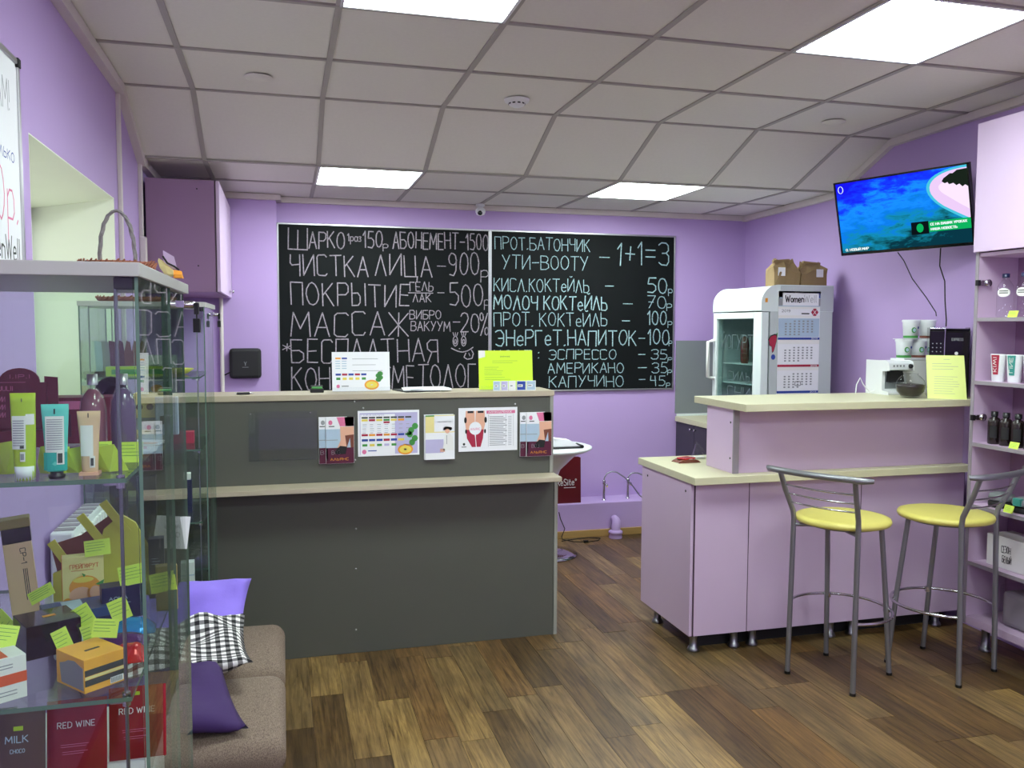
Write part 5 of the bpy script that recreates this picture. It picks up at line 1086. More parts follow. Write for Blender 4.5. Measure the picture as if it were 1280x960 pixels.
def cushion(name, label, m, loc, rot, sx, sy, th=.055, seed=1, uvn=1., wk=.007):
    N_ = 18; R = random.Random(seed); ph = [R.uniform(0, 6.28) for _ in range(8)]
    vs = []; uv = []
    def pt(i, j, s):
        u, v = i/N_*2-1, j/N_*2-1
        e = (1-abs(u)**3.2)*(1-abs(v)**3.2); e = max(e, 0)**.55
        pin = 1-.07*(1-abs(u)**2)*abs(v)**4-.0; pin2 = 1-.07*(1-abs(v)**2)*abs(u)**4
        wr = wk*(math.sin(5*u+3*v+ph[0])+math.sin(7*v-4*u+ph[1])+.7*math.sin(11*u*v+ph[2]))*e
        fl = .018*(math.sin(2.2*u+ph[3])*math.sin(2.0*v+ph[4]))
        return (u*sx/2*pin2, v*sy/2*pin, s*th*e+wr+fl)
    for s in (1, -1):
        for j in range(N_+1):
            for i in range(N_+1): vs.append(pt(i, j, s)); uv.append((i/N_*uvn, j/N_*uvn))
    n = N_+1; fs = []
    for j in range(N_):
        for i in range(N_):
            a = j*n+i; fs.append((a, a+1, a+n+1, a+n)); b = n*n+a; fs.append((b, b+n, b+n+1, b+1))
    mb = MB(m); mb.add(vs, fs, True); mb.uv = uv
    o = mb.build(name, loc=loc, rot=rot); o.data.validate()
    w = o.modifiers.new('weld', 'WELD'); w.merge_threshold = .0005
    return tag(o, label, 'cushion', 'cushions leaning in a row on the bench')
cushion('cushion', 'violet cushion at the back of the row on the bench', 'pviolet', (-.35, 3.07, .53), (math.radians(27), 0, math.radians(-4)), .44, .34, .042, 2, wk=.009)
cushion('cushion', 'black and white checked cushion between the violet and the dark purple ones', 'gingham', (-.335, 2.79, .52), (math.radians(8), math.radians(-2), math.radians(6)), .44, .34, .040, 5, wk=.014)
cushion('cushion', 'dark purple cushion at the front of the row on the bench', 'pdark', (-.345, 2.50, .478), (math.radians(7), math.radians(2), math.radians(16)), .40, .38, .042, 9, wk=.005)

# ================================================================ GLASS DISPLAY CASES
def gpane(name, parent, x0, x1, y0, y1, z0, z1):
    """glass sheet with green edges; the thin axis tells which faces are the edges"""
    mb = MB('glass'); d = (x1-x0, y1-y0, z1-z0); ax = d.index(min(d))
    V = [Vector((x, y, z)) for z in (z0, z1) for y in (y0, y1) for x in (x0, x1)]
    F = {2: [(0, 2, 3, 1), (4, 5, 7, 6)], 1: [(0, 1, 5, 4), (2, 6, 7, 3)], 0: [(0, 4, 6, 2), (1, 3, 7, 5)]}
    b = len(mb.v); mb.v += [tuple(v) for v in V]
    for a in (0, 1, 2):
        mb.use('glass' if a == ax else 'gedge')
        for f in F[a]: mb.f.append(f); mb.m.append(mb.cur)
    return mb.build(name, parent)
def display_case(label, x0, x1, y0, y1, ztop, shelves, loc, rz=0, zb=.12, posts=True):
    """local coordinates relative to loc; front faces -y"""
    t = thing('display_case', label, 'display case', loc, rz)
    ox, oy = loc[0], loc[1]; a, b, c, d = x0-ox, x1-ox, y0-oy, y1-oy
    MB('wgrey').box(a-.003, b+.003, c-.003, d+.003, ztop-.018, ztop).build('top_panel', t, bev=.001)
    MB('wgrey').box(a-.003, b+.003, c-.003, d+.003, 0, zb).build('base', t, bev=.001)
    g = .0045
    gpane('side_pane', t, b-g, b, c+.002, c+(d-c)*.56, zb, ztop-.018); gpane('side_door', t, b-2*g-.002, b-g-.002, c+(d-c)*.52, d-.002, zb, ztop-.018)
    gpane('side_pane', t, a, a+g, c+.002, d-.002, zb, ztop-.018)
    gpane('front_pane', t, a+g, b-g-.002, c, c+g, zb, ztop-.018); gpane('back_pane', t, a+g, b-2*g-.004, d-g, d, zb, ztop-.018)
    for x, y in ((b-.030, c+.020), (b-.030, d-.03), (a+.03, d-.03), (a+.03, c+.02)): MB('steel').tube([(x, y, zb), (x, y, ztop-.018)], .0024, 8).build('post', t)
    for z in shelves:
        s = gpane('glass_shelf', t, a+.012, b-.022, c+.012, d-.014, z-.006, z)
        for x, y in ((b-.030, c+.020), (b-.030, d-.03), (a+.03, d-.03)):
            MB('chrome').box(x-.02, x+.004, y-.003, y+.003, z-.010, z-.006).tube([(x, y, z-.014), (x, y, z+.004)], .0055, 8).build('shelf_clip', s)
    MB('blackm').box(b-.030, b-.004, c+.006, c+.028, ztop-.034, ztop-.018).build('corner_block', t, bev=.002)
    lk = MB('chrome').lathe((b-.004, d-.05, ztop-.040), [(.007, 0), (.007, .02), (.005, .024), (0, .024)], 12, axis='x').box(b-.012, b+.001, d-.060, d-.040, ztop-.046, ztop-.032).build('lock', t, bev=.001)
    MB('black').box(b+.018, b+.026, d-.058, d-.038, ztop-.058, ztop-.036).tube([(b+.022, d-.048, ztop-.056), (b+.022, d-.048, ztop-.066)], .0015, 6).box(b+.016, b+.028, d-.060, d-.036, ztop-.092, ztop-.066).build('key_fob', lk, bev=.002)
    return t
CX0, CX1, CY0, CY1, CT = -.66, -.177, 1.18, 1.76, 1.612
S1, S2, S3 = 1.333, 1.04, .775
case1 = display_case('nearer glass display case full of boxed cosmetics, at the left edge', CX0, CX1, CY0, CY1, CT, (S1, S2, S3, .45), (-.42, 1.47, 0))
case2 = display_case('farther glass display case standing between the bench and the grey desk', -.70, -.275, 3.335, 3.815, 1.622, (1.345, 1.075, .80, .5), (-.5, 3.57, 0), rz=0)
# on top of the nearer case
t = thing('wicker_basket', 'flat wicker basket with a tall grey hoop handle on top of the nearer glass case', 'basket', (-.232, 1.37, CT))
MB('rattan').lathe((0, 0, 0), [(.040, 0), (.046, .004), (.050, .0125), (.046, .0125), (.040, .003), (0, .002)], 28, sx=1.02, sy=1).build('tray', t)
rm = MB('rattan'); R = random.Random(3)
for k in range(44):
    a = k*2*math.pi/44; rm.tube([(.050*math.cos(a), .050*math.sin(a), .004+R.uniform(-.001, .002)), (.053*math.cos(a+.2), .053*math.sin(a+.2), .013+R.uniform(-.001, .0015))], .0013, 5)
rm.build('woven_rim', t)
hpts = [(-.024*math.cos(math.pi*k/20)*1.0+.0*k, 0, .006+.082*math.sin(math.pi*k/20)**.8) for k in range(21)]
hm = MB('handle').tube(hpts, .0022, 8)
for ph in (0, 2.1, 4.2):
    hm.tube([(p[0]+.0022*math.cos(ph+k*1.1), .0022*math.sin(ph+k*1.1), p[2]) for k, p in enumerate(hpts)], .0014, 5)
hm.build('hoop_handle', t)
t = thing('wicker_tray', 'flat reddish wicker tray on top of the farther glass case', 'tray', (-.53, 3.5, 1.622))
MB('rattan').lathe((0, 0, 0), [(0, 0), (.12, 0), (.13, .004), (.14, .018), (.13, .018), (.12, .006), (0, .004)], 28).build('tray', t)
rm = MB('rattan')
for k in range(40):
    a = k*2*math.pi/40; rm.tube([(.133*math.cos(a), .133*math.sin(a), .008), (.14*math.cos(a+.2), .14*math.sin(a+.2), .02+R.uniform(-.002, .003))], .003, 5)
rm.build('woven_rim', t)
t = thing('crumpled_packet', 'crumpled pale yellow and lilac packet on the corner of the nearer case top', 'packet', (-.186, 1.61, CT+.0005))
MB('cream').add([(-.022, -.03, 0), (.016, -.042, .001), (.024, -.02, .004), (-.006, .01, .003), (-.030, -.002, .050), (-.012, -.012, .042), (.004, -.028, .022), (-.024, .006, .030)], [(0, 1, 6, 5, 4), (1, 2, 6), (2, 3, 7, 5, 6), (3, 0, 4, 7), (4, 5, 7), (0, 3, 2, 1)]).build('wrapper', t, sub=1)
MB('lilacb').add([(-.012, -.004, .030), (.012, -.022, .018), (.006, -.012, .040), (-.014, .004, .052), (-.004, .012, .02)], [(0, 1, 2, 3), (1, 4, 3, 2), (0, 4, 1), (0, 3, 4)]).build('lilac_flap', t)
MB('inko').add([(.008, -.046, .001), (.024, -.038, .001), (.020, -.030, .014), (.008, -.038, .016)], [(0, 1, 2, 3)]).box(.010, .022, -.05, -.038, .001, .008).build('orange_tip', t, bev=.001)
MB('blackm').tube([(-.012, -.014, .040), (-.004, -.022, .028), (.008, -.03, .022), (.016, -.034, .016)], .0016, 6).tube([(-.02, -.03, .014), (-.012, -.036, .006), (-.006, -.044, .002)], .0016, 6).build('black_outline', t)

# ---------------- products, first shelf (S1)
def tube_product(x, y, label, w, h, body, rz=0, cap=None, capm='black', top_w=None, bottom_block=None):
    t = thing('cosmetic_tube', label, 'tube', (x, y, S1), rz, group='cosmetic tubes at the front of the upper glass shelf')
    hc = .0 if not cap else cap; tw_ = top_w or w
    pr = MB(body); n = 20; rows = []
    for q, (z, ww, dd) in enumerate(((hc, w*.78, w*.62), (hc+.01, w*.82, w*.60), (h*.5, w*.93, w*.36), (h*.9, tw_*.98, w*.10), (h, tw_, w*.05))):
        rows += [(ww/2*math.cos(2*math.pi*k/n), dd/2*math.sin(2*math.pi*k/n), z) for k in range(n)]
    fs = [(i*n+k, i*n+(k+1) % n, (i+1)*n+(k+1) % n, (i+1)*n+k) for i in range(4) for k in range(n)]+[tuple(range(n-1, -1, -1)), tuple(range(4*n, 5*n))]
    pr.add(rows, fs, True).build('tube', t)
    if cap: MB(capm).lathe((0, 0, 0), [(.0, 0), (w*.30, 0), (w*.34, .002), (w*.34, cap*.5), (w*.26, cap*.6), (w*.26, cap)], 16).build('cap', t)
    return t
def tubeprint(t, w, h, parts):
    mb = MB('ink')
    for m, x0, x1, z0, z1, k in parts:
        def pl(a, b, k=k): 
            f = max(0, min(1, b/h)); d = w*(.62*(1-f)+.06*f)/2+.0004*(k+1)+.0003; u = min(.98, abs(a)/(w/2)); return Vector((a, -d*math.sqrt(1-u*u*.9)-.0006-.0003*k, b))
        mb.use(m); n = 6; xs = [x0+(x1-x0)*i/n for i in range(n+1)]; zs = [z0+(z1-z0)*i/3 for i in range(4)]
        vs = [pl(x*w, z*h) for z in zs for x in xs]
        mb.add(vs, [(j*(n+1)+i, j*(n+1)+i+1, (j+1)*(n+1)+i+1, (j+1)*(n+1)+i) for j in range(3) for i in range(n)])
    mb.build('print', t)
t = tube_product(-.322, 1.212, 'tall lime green tube with a white panel, leftmost on the upper glass shelf', .030, .112, 'greenm')
MB('white').lathe((0, 0, 0), [(0, 0), (.0118, 0), (.0124, .018), (0, .0182)], 18, sy=.78).build('cap', t)
tubeprint(t, .030, .112, [('whitem', -.42, .12, .36, .74, 0), ('whitem', .12, .44, .64, .76, 0)]+[('inkg', -.38, .06, .40+.028*k, .41+.028*k, 1) for k in range(11)]+[('ink', -.1, .06, .37, .40, 2), ('whitem', -.1, .1, .22, .33, 1), ('inkg', -.08, .06, .24, .31, 2), ('blackm', -.04, 0, .90, .94, 1)])
t = tube_product(-.285, 1.212, 'mint green tube with a white label and black cap on the upper glass shelf', .030, .097, 'tealm', cap=.010, top_w=.033)
tubeprint(t, .030, .097, [('tealm2', -.46, .46, .12, .36, 0), ('whitem', -.38, .36, .36, .84, 0)]+[('inkg', -.32, .3, .40+.03*k, .41+.03*k, 1) for k in range(14)]+[('whitem', .08, .36, .20, .38, 1), ('ink', .12, .3, .22, .35, 2), ('blackm', -.03, .03, .87, .94, 1)])
t = tube_product(-.250, 1.235, 'peach tube with a white label, right one at the front of the upper glass shelf', .025, .085, 'peach', top_w=.029)
tubeprint(t, .025, .085, [('whitem', -.40, .22, .30, .78, 0), ('whitem', .05, .30, .12, .30, 1), ('ink', .1, .24, .15, .27, 2), ('blackm', -.03, .02, .9, .97, 1)])
MB('inkskin').box(-.012, .012, -.010, .010, 0, .004).build('cap', t)
def round_bottle(x, y, label, m, s=1.0):
    t = thing('round_bottle', label, 'bottle', (x, y, S1), group='round shouldered bottles behind the tubes')
    MB(m).lathe((0, 0, 0), [(0, .002), (.0165*s, .002), (.0178*s, .008), (.0178*s, .070), (.0160*s, .086), (.0108*s, .098), (.0055*s, .104)], 24).build('liquid', t)
    MB('clear').lathe((0, 0, 0), [(.018*s, 0), (.019*s, .004), (.019*s, .072), (.017*s, .088), (.0118*s, .100), (.0062*s, .107), (.0062*s, .112)], 24).build('glass_body', t)
    MB('alu').lathe((0, 0, .110), [(.0075*s, 0), (.0075*s, .016), (0, .0165)], 16).build('cap', t); return t
round_bottle(-.276, 1.395, 'round bottle of rose-brown liquid with a silver cap on the upper glass shelf', 'rosel')
round_bottle(-.234, 1.395, 'round bottle of dark violet liquid with a silver cap on the upper glass shelf', 'violl')
t = thing('display_card', 'crimson display stand with an arched top, at the left of the upper glass shelf', 'display card', (-.412, 1.56, S1))
arch = [(-.042, 0), (.034, 0), (.034, .105), (.024, .105)]+[(-.006+.030*math.cos(math.pi*k/10), .107+.022*math.sin(math.pi*k/10)) for k in range(11)]+[(-.042, .105)]
MB('burg').prism(arch, 'y', -.002, .002).build('back_card', t); MB('burg').prism([(.03, 0), (.05, 0), (.05, .113), (.03, .115)], 'y', .002, .005).build('rear_card', t); MB('burg').box(-.042, .034, -.028, -.002, 0, .028).build('tray', t, bev=.001)
lt = MB('inkp'); pf = face_y(-.0026); letters(lt, 'I.IP.I', -.020, .010, .112, .118, .0009, pf); letters(lt, 'JULII', -.036, -.016, .092, .099, .0012, pf); lines(lt, pf, -.034, .018, .104, .107, 1, 'inkp', .0005)
for k in range(3): letters(lt.use('inkp'), 'ИИ', -.036, -.028, .074-.013*k, .082-.013*k, .001, pf)
lt.build('print', t)
t = thing('box', 'long crimson carton lying behind the mint tube on the upper glass shelf', 'box', (-.335, 1.60, S1))
MB('burg').box(-.062, .075, -.03, .03, 0, .078).build('carton', t, bev=.001); MB('inkp').box(-.058, .03, -.0308, -.0302, .058, .072).build('lid_strip', t); MB('inkplum').box(-.058, -.01, -.0310, -.0303, .012, .05).build('print', t)
c = MB('blackg').lathe((0, 0, 0), [(.016, -.003), (.0205, 0), (.016, .003), (.016, -.003)], 24, axis='x', mtx=None)
t = thing('hand_mirror', 'round black mirror rim showing between the crimson carton and the rose bottle', 'mirror', (-.298, 1.66, S1+.075)); t.rotation_euler = (0, 0, 1.2)
MB('blackg').lathe((0, 0, 0), [(.0, -.002), (.030, -.002), (.033, 0), (.030, .003), (0, .003)], 24, axis='x').build('mirror', t); MB('blackg').tube([(0, 0, -.03), (0, 0, -.074)], .004, 8).build('handle', t)
# small flat packs and folded notes on the first shelf
def note(x, y, z, label, w=.035, h=.026, rz=0., lean=.25, roll=0., m='note', th=.0006):
    t = thing('price_note', label, 'price tag', (x, y, z), group='lime handwritten price notes in the glass case', rot=(-lean, roll, rz))
    MB(m).box(-w/2, w/2, -th, th, 0, h).build('card', t)
    mb = MB('inkgr'); lines(mb, face_y(-th-.0004), -w*.44, w*.44, h*.25, h*.92, 4, 'inkgr', .00035, .35); mb.build('print', t); return t
note(-.254, 1.345, S1, 'lime note between the peach tube and the violet bottle', .022, .030, .1)
note(-.216, 1.33, S1, 'lime note before the violet bottle, beside the steel post', .034, .030, -.1)
note(-.240, 1.30, S1, 'small tilted lime note below the bottles', .014, .022, .2, .1, -.35)
note(-.306, 1.30, S1, 'pale lime note behind the mint tube', .030, .030, .0, .3)
def leaf_fold(x, y, z, label, w, h, rz, m='greenm'):
    t = thing('folded_sachet', label, 'sachet', (x, y, z), rz, group='folded lime sachets on the upper glass shelf')
    MB(m).add([(-w/2, .008, 0), (w/2, .006, 0), (w*.30, 0, h*.55), (w*.12, -.002, h), (-w*.36, 0, h*.92), (-w/2, .002, h*.4), (0, -.012, h*.05)], [(0, 6, 5), (6, 1, 2, 3), (6, 3, 4, 5), (0, 5, 4, 3, 2, 1)]).build('foil', t); return t
M['sachet'] = mat('lime_sachet', (184, 206, 66), .35, var=.12, scale=40)
leaf_fold(-.355, 1.26, S1, 'lime sachet at the far left of the upper glass shelf', .05, .045, .1, 'sachet')
leaf_fold(-.300, 1.252, S1, 'lime sachet between the green and mint tubes', .04, .040, -.2, 'sachet')
leaf_fold(-.268, 1.252, S1, 'lime sachet between the mint and peach tubes', .036, .036, .2, 'sachet')
leaf_fold(-.228, 1.25, S1, 'lime sachet right of the peach tube by the steel post', .045, .038, .1, 'sachet')
for k, (x, y, w, d, h, rz, m, lab) in enumerate((
    (-.235, 1.40+.03, .11, .05, .004, .2, 'inkp', 'pink printed flat pack under the round bottles'), )):
    pass
t = thing('leaflet', 'flat white and pink leaflet lying behind the peach tube', 'leaflet', (-.243, 1.47, S1)); MB('paper').box(-.055, .045, -.03, .03, 0, .003, R3(rz=.1)).build('sheet', t); MB('inkp').box(-.04, .03, -.02, .005, .0031, .0036, R3(rz=.1)).build('print', t)
t = thing('leaflet', 'flat orange and white leaflet at the right end of the upper glass shelf', 'leaflet', (-.228, 1.54, S1)); MB('paper').box(-.035, .03, -.03, .03, 0, .003, R3(rz=-.3)).build('sheet', t); MB('inko').box(0, .028, -.028, -.005, .0031, .0036, R3(rz=-.3)).build('print', t)
t = thing('sachet', 'upright pale grey sachet at the back of the upper glass shelf', 'sachet', (-.205, 1.66, S1)); MB('inksky').box(-.02, .02, -.004, .004, 0, .07).build('pouch', t, bev=.002); MB('ink').box(-.012, .006, -.0048, -.0042, .02, .035).build('print', t)
t = thing('box', 'cream printed box with brown spots at the back right of the upper glass shelf', 'box', (-.235, 1.70, S1)); MB('cream').box(-.03, .03, -.018, .018, 0, .075).build('carton', t, bev=.001); mb = MB('inkplum'); [disc(mb, face_y(-.0186), -.02+.018*k, .05, .006, .006, 'inkplum') for k in range(3)]; prt(mb, face_y(-.0186), -.028, .028, .008, .03, 'inkg'); mb.build('print', t)

# ---------------- second shelf (S2)
def carton(x, y, z, w, d, h, m, label, rz=0., lean=0., name='box', group=None, roll=0., grow=None):
    t = thing(name, label, 'box', (x, y, z), group=group, rot=(-lean, roll, rz)); MB(m).box(-w/2, w/2, -d/2, d/2, 0, h).build('carton', t, bev=.0008); return t
t = carton(-.392, 1.245, S2, .082, .090, .058, 'whitem', 'white carton with orange bands at the front left of the lower glass shelf', rz=math.radians(33))
mb = MB('inko'); w, d, h = .082, .090, .058
M['orr'] = mat('orange_red_ink', (218, 92, 48), .5, var=.08)
mb.use('orr').box(-w/2-.0006, -w/2+.0001, -d/2, d/2, h*.32, h*.52); mb.box(-w/2, w/2, -d/2-.0006, -d/2+.0001, h*.38, h*.62); mb.box(-w/2+.004, w*.25, -d/2+.004, d*.15, h-.0001, h+.0006)
mb.use('inkg'); [mb.box(-w/2+.008, w*.3, -d/2-.0006, -d/2, h*(.76+.07*k), h*(.78+.07*k)) for k in range(2)]; [mb.box(-w/2+.008, w*.35, -d/2-.0006, -d/2, h*(.14+.08*k), h*(.16+.08*k)) for k in range(2)]
mb.build('print', t)
t = carton(-.262, 1.262, S2, .058, .072, .046, 'orangeb', 'amber carton with a grey window and dark bands, front right of the lower glass shelf', rz=math.radians(40))
w, d, h = .058, .072, .046; mb = MB('inkg')
mb.prism([(-.034, .004), (-.008+.03, .004), (.026, .030), (.012, .034), (.004, .038), (-.012, .040), (-.034, .034)], 'x', -w/2-.0008, -w/2+.0001)
mb.use('ink').box(-w/2+.001, w/2, -d/2-.0007, -d/2+.0001, h*.50, h*.68).box(-w/2+.001, w/2, -d/2-.0007, -d/2+.0001, h*.20, h*.38); mb.use('cream').box(-w/2+.001, w/2, -d/2-.0007, -d/2+.0001, h*.40, h*.48)
mb.use('paper').box(w*.12, w*.44, -d/2-.001, -d/2, h*.06, h*.24); mb.use('ink'); [mb.box(w*(.14+.04*k), w*(.155+.04*k), -d/2-.0013, -d/2-.001, h*.08, h*.22) for k in range(7)]
mb.use('ink').box(-.010, .010, -.006, -.002, h, h+.0007); mb.build('print', t)
t = carton(-.352, 1.41, S2, .075, .075, .050, 'blackg', 'black glossy carton with a tiny gold emblem on the lower glass shelf', rz=math.radians(28))
MB('inko').box(-.006, .012, -.004, .004, .0501, .0506).build('emblem', t)
t = carton(-.335, 1.52, S2, .10, .07, .030, 'bluebox', 'blue carton lying behind the black one on the lower glass shelf', rz=math.radians(20))
mb = MB('navy').box(-.05, .05, -.0356, -.0349, .0, .015); mb.use('inksky').box(-.02, .01, -.02, .03, .0299, .0306); mb.build('print', t)
t = carton(-.337, 1.585, S2, .064, .026, .098, 'cream', 'cream carton picturing grapefruit with a red side, on the lower glass shelf', rz=math.radians(12))
w, d, h = .064, .026, .098; mb = MB('orr').box(-w/2-.0006, -w/2+.0002, -d/2, d/2, 0, h)
pf = face_y(-d/2-.0005); p2 = face_y(-d/2-.0009); p3 = face_y(-d/2-.0013)
disc(mb, pf, .002, .045, .024, .020, 'inko'); disc(mb, p2, -.004, .032, .018, .014, 'inkskin'); disc(mb, p2, .018, .034, .013, .016, 'inko'); disc(mb, p3, .018, .034, .009, .012, 'inkskin'); disc(mb, p2, -.024, .022, .008, .007, 'inko'); disc(mb, p3, .0, .058, .016, .005, 'inky')
poly(mb, p3, [(.018, .048), (.032, .055), (.03, .044)], 'inkgr'); poly(mb, p3, [(-.002, .07), (.004, .066), (.001, .062)], 'inkgr'); letters(mb.use('orr'), 'ГРЕЙПФРУТ', -.02, .024, .078, .085, .0009, pf); lines(mb, pf, -.018, .02, .072, .077, 1, 'orr', .0004)
disc(mb, pf, .006, .012, .012, .006, 'orr'); mb.build('print', t)
t = carton(-.430, 1.60, S2, .042, .036, .125, 'peach', 'tall peach carton with a black cap, left back of the lower glass shelf', rz=math.radians(14), lean=.03, roll=math.radians(-5))
MB('black').box(-.021, .022, -.018, .018, .125, .150).build('sleeve', t, bev=.001); MB('ochre').box(-.023, .023, -.019, .019, .150, .166).build('top_sleeve', t, bev=.002)
lt = MB('ink'); pr_ = lambda a, b: Vector((.003+b, -.0186, .115-a)); letters(lt, 'CP-1', 0, .026, 0, .008, .0012, pr_); lines(lt, lambda a, b: Vector((.003+b, -.0186, .08-a)), 0, .06, 0, .008, 3, 'ink', .0006, .2); lt.build('print', t)
t = carton(-.485, 1.56, S2, .05, .05, .13, 'blackm', 'dark glittery carton at the far left of the lower glass shelf', rz=.3); mb = MB('alu'); R = random.Random(4)
for k in range(60): x_, z_ = R.uniform(-.024, .024), R.uniform(.004, .126); mb.box(x_, x_+.0012, -.0254, -.0249, z_, z_+.0012)
mb.build('glitter', t)
t = carton(-.268, 1.54, S2, .066, .034, .056, 'navy', 'navy carton with small white print, right of the grapefruit one', rz=math.radians(16)); lt = MB('inksky'); letters(lt, 'AQUA', -.022, .006, .034, .039, .0009, face_y(-.0175)); lines(lt, face_y(-.0175), -.022, .012, .02, .03, 2, 'inksky', .0004); lt.build('print', t)
t = carton(-.226, 1.64, S2, .026, .026, .108, 'navy', 'tall slim navy carton at the back right of the lower glass shelf', rz=.1); lt = MB('inksky'); lines(lt, face_y(-.0135), -.008, .008, .06, .075, 3, 'inksky', .0005); poly(lt, face_y(-.0136), [(-.004, .034), (.004, .034), (0, .027)], 'whitem'); lt.build('print', t)
# straw-coloured die-cut holder with long tabs
t = thing('cardboard_holder', 'straw-yellow die-cut cardboard holder with long tabs at the back of the lower glass shelf', 'cardboard holder', (-.325, 1.655, S2))
MB('yel').prism([(-.075, 0), (.085, 0), (.088, .08), (.062, .135), (.040, .150), (.034, .146), (.010, .125), (.006, .108), (-.006, .108), (-.012, .085), (-.02, .07), (-.075, .05)], 'y', -.003, .003).build('front_card', t, bev=.0006)
for a, b, c in ((-.082, .105, -.042), (-.034, .150, .01), (.004, .172, .048)): MB('yel').prism([(a, b), (a+.012, b+.008), (c+.008, b-.05), (c-.008, b-.052)], 'y', -.0075, -.0045).build('tab', t)
MB('inkbr').prism([(-.07, .05), (-.02, .068), (0, .105), (.05, .145), (.02, .150), (-.03, .115), (-.08, .1)], 'y', .006, .009).build('dark_backing', t)
t = carton(-.185-.015, 1.56, S2, .034, .02, .078, 'ochre', 'ochre paper pouch at the right end of the lower glass shelf', rz=.2, name='paper_pouch')
def pouch(x, y, z, w, d, h, m, label, rz=0., grp='foil pouches in the glass case'):
    t = thing('foil_pouch', label, 'pouch', (x, y, z), rz, group=grp); R = random.Random(int(w*1000)+int(y*100)); vs = []; nx, ny = 8, 5
    for s in (1, 0):
        for j in range(ny+1):
            for i in range(nx+1):
                u, v = i/nx*2-1, j/ny*2-1; e = max(0, (1-u**4)*(1-v**4)); vs.append((u*w/2, v*d/2, (h*e*(.75+R.uniform(0, .25))+.003) if s else .0))
    n = nx+1; q = n*(ny+1); fs = []
    for j in range(ny):
        for i in range(nx): a = j*n+i; fs += [(a, a+1, a+n+1, a+n), (q+a, q+a+n, q+a+n+1, q+a+1)]
    for i in range(nx): fs += [(i, q+i, q+i+1, i+1), (ny*n+i, ny*n+i+1, q+ny*n+i+1, q+ny*n+i)]
    for j in range(ny): fs += [(j*n, (j+1)*n, q+(j+1)*n, q+j*n), (j*n+nx, q+j*n+nx, q+(j+1)*n+nx, (j+1)*n+nx)]
    MB(m).add(vs, fs).build('foil', t, sub=1); return t
pouch(-.250, 1.455, S2, .092, .05, .022, 'bluep', 'bright blue foil pouch on the lower glass shelf', .1)
pouch(-.245, 1.395, S2, .078, .045, .018, 'purp', 'purple foil pouch in front of the blue one', -.05)
pouch(-.225, 1.335, S2, .050, .05, .022, 'redp', 'red foil pouch behind the amber carton', .05)
c = MB('paper').add([(-.034, 0, 0), (.03, .012, .004), (.036, .014, .066), (-.026, .004, .070)], [(0, 1, 2, 3)]).add([(-.034, .0006, 0), (.03, .0126, .004), (.036, .0146, .066), (-.026, .0046, .070)], [(3, 2, 1, 0)])
t = thing('price_card', 'white card reading 100 hanging at the back right of the nearer glass case', 'card', (-.212, 1.715, 1.105)); MB('paper').prism([(-.032, .006), (.030, 0), (.038, .062), (-.022, .068)], 'y', -.0008, .0008).build('card', t)
lt = MB('ink'); letters(lt, '100', -.006, .018, .024, .034, .0012, face_y(-.0013)); letters(lt, 'ЦЕНА', -.008, .018, .042, .048, .0008, face_y(-.0013)); lt.build('print', t)
# lime notes on the second shelf
NB = 'lime price note '
note(-.304, 1.40, S2+.052, NB+'standing on the black carton, left', .0001+.030, .024, .1) if False else None
for (x, y, z, w, h, rz, ln, rl, lab) in (
    (-.310, 1.572, S2+.0985, .040, .027, .15, .1, -.06, 'standing on top of the grapefruit carton'),
    (-.247, 1.527, S2+.0565, .042, .033, .1, .1, -.14, 'standing on the navy carton'),
    (-.196, 1.50, S2+.048, .040, .032, .1, .15, -.12, 'in front of the slim navy carton, facing the steel edge'),
    (-.247, 1.425, S2+.030, .029, .034, .1, .25, -.35, 'leaning over the blue foil pouch'),
    (-.296, 1.42, S2+.024, .030, .036, .1, .2, -.5, 'tilted between the black carton and the foil pouches'),
    (-.284, 1.385, S2+.010, .020, .030, .1, .1, -.3, 'hanging below the tilted one before the foil pouches'),
    (-.312, 1.352, S2+.014, .022, .034, .5, .2, -.3, 'on the right side of the black carton'),
    (-.252, 1.30, S2+.0465, .034, .026, .0, .35, .12, 'standing on the amber carton'),
    (-.372, 1.26, S2+.0585, .034, .030, .3, .45, .3, 'lying over the white and orange carton'),
    (-.405, 1.44, S2+.008, .036, .050, -.2, .3, -.9, 'leaning left of the black carton'),
    (-.378, 1.50, S2+.050, .040, .020, -.1, .3, -.5, 'along the left edge of the blue carton'),
    (-.435, 1.40, S2+.01, .036, .045, -.2, .3, -.9, 'at the far left of the lower glass shelf')):
    note(x, y, z, NB+lab, w, h, rz, ln, rl)
# ---------------- third shelf (S3)
t = carton(-.315, 1.42, S3, .22, .20, .118, 'whitem', 'white carton under the red sachets in the nearer glass case')
def sachet(x, y, z, w, h, m, label, rz=0., lean=.12):
    t = thing('mask_sachet', label, 'sachet', (x, y, z), group='red wine mask sachets', rot=(-lean, 0, rz)); vs = []; nx, ny = 8, 8; R = random.Random(int(x*1000))
    for s in (-1, 1):
        for j in range(ny+1):
            for i in range(nx+1): u, v = i/nx*2-1, j/ny*2-1; e = max(0, (1-u**4)*(1-v**4)); vs.append((u*w/2, s*(.005*e+.0006)+R.uniform(-.0005, .0005)*e, (v+1)*h/2))
    n = nx+1; q = n*(ny+1); fs = []
    for j in range(ny):
        for i in range(nx): a = j*n+i; fs += [(a, a+1, a+n+1, a+n), (q+a, q+a+n, q+a+n+1, q+a+1)]
    MB(m).add(vs, fs, True).build('pouch', t); return t
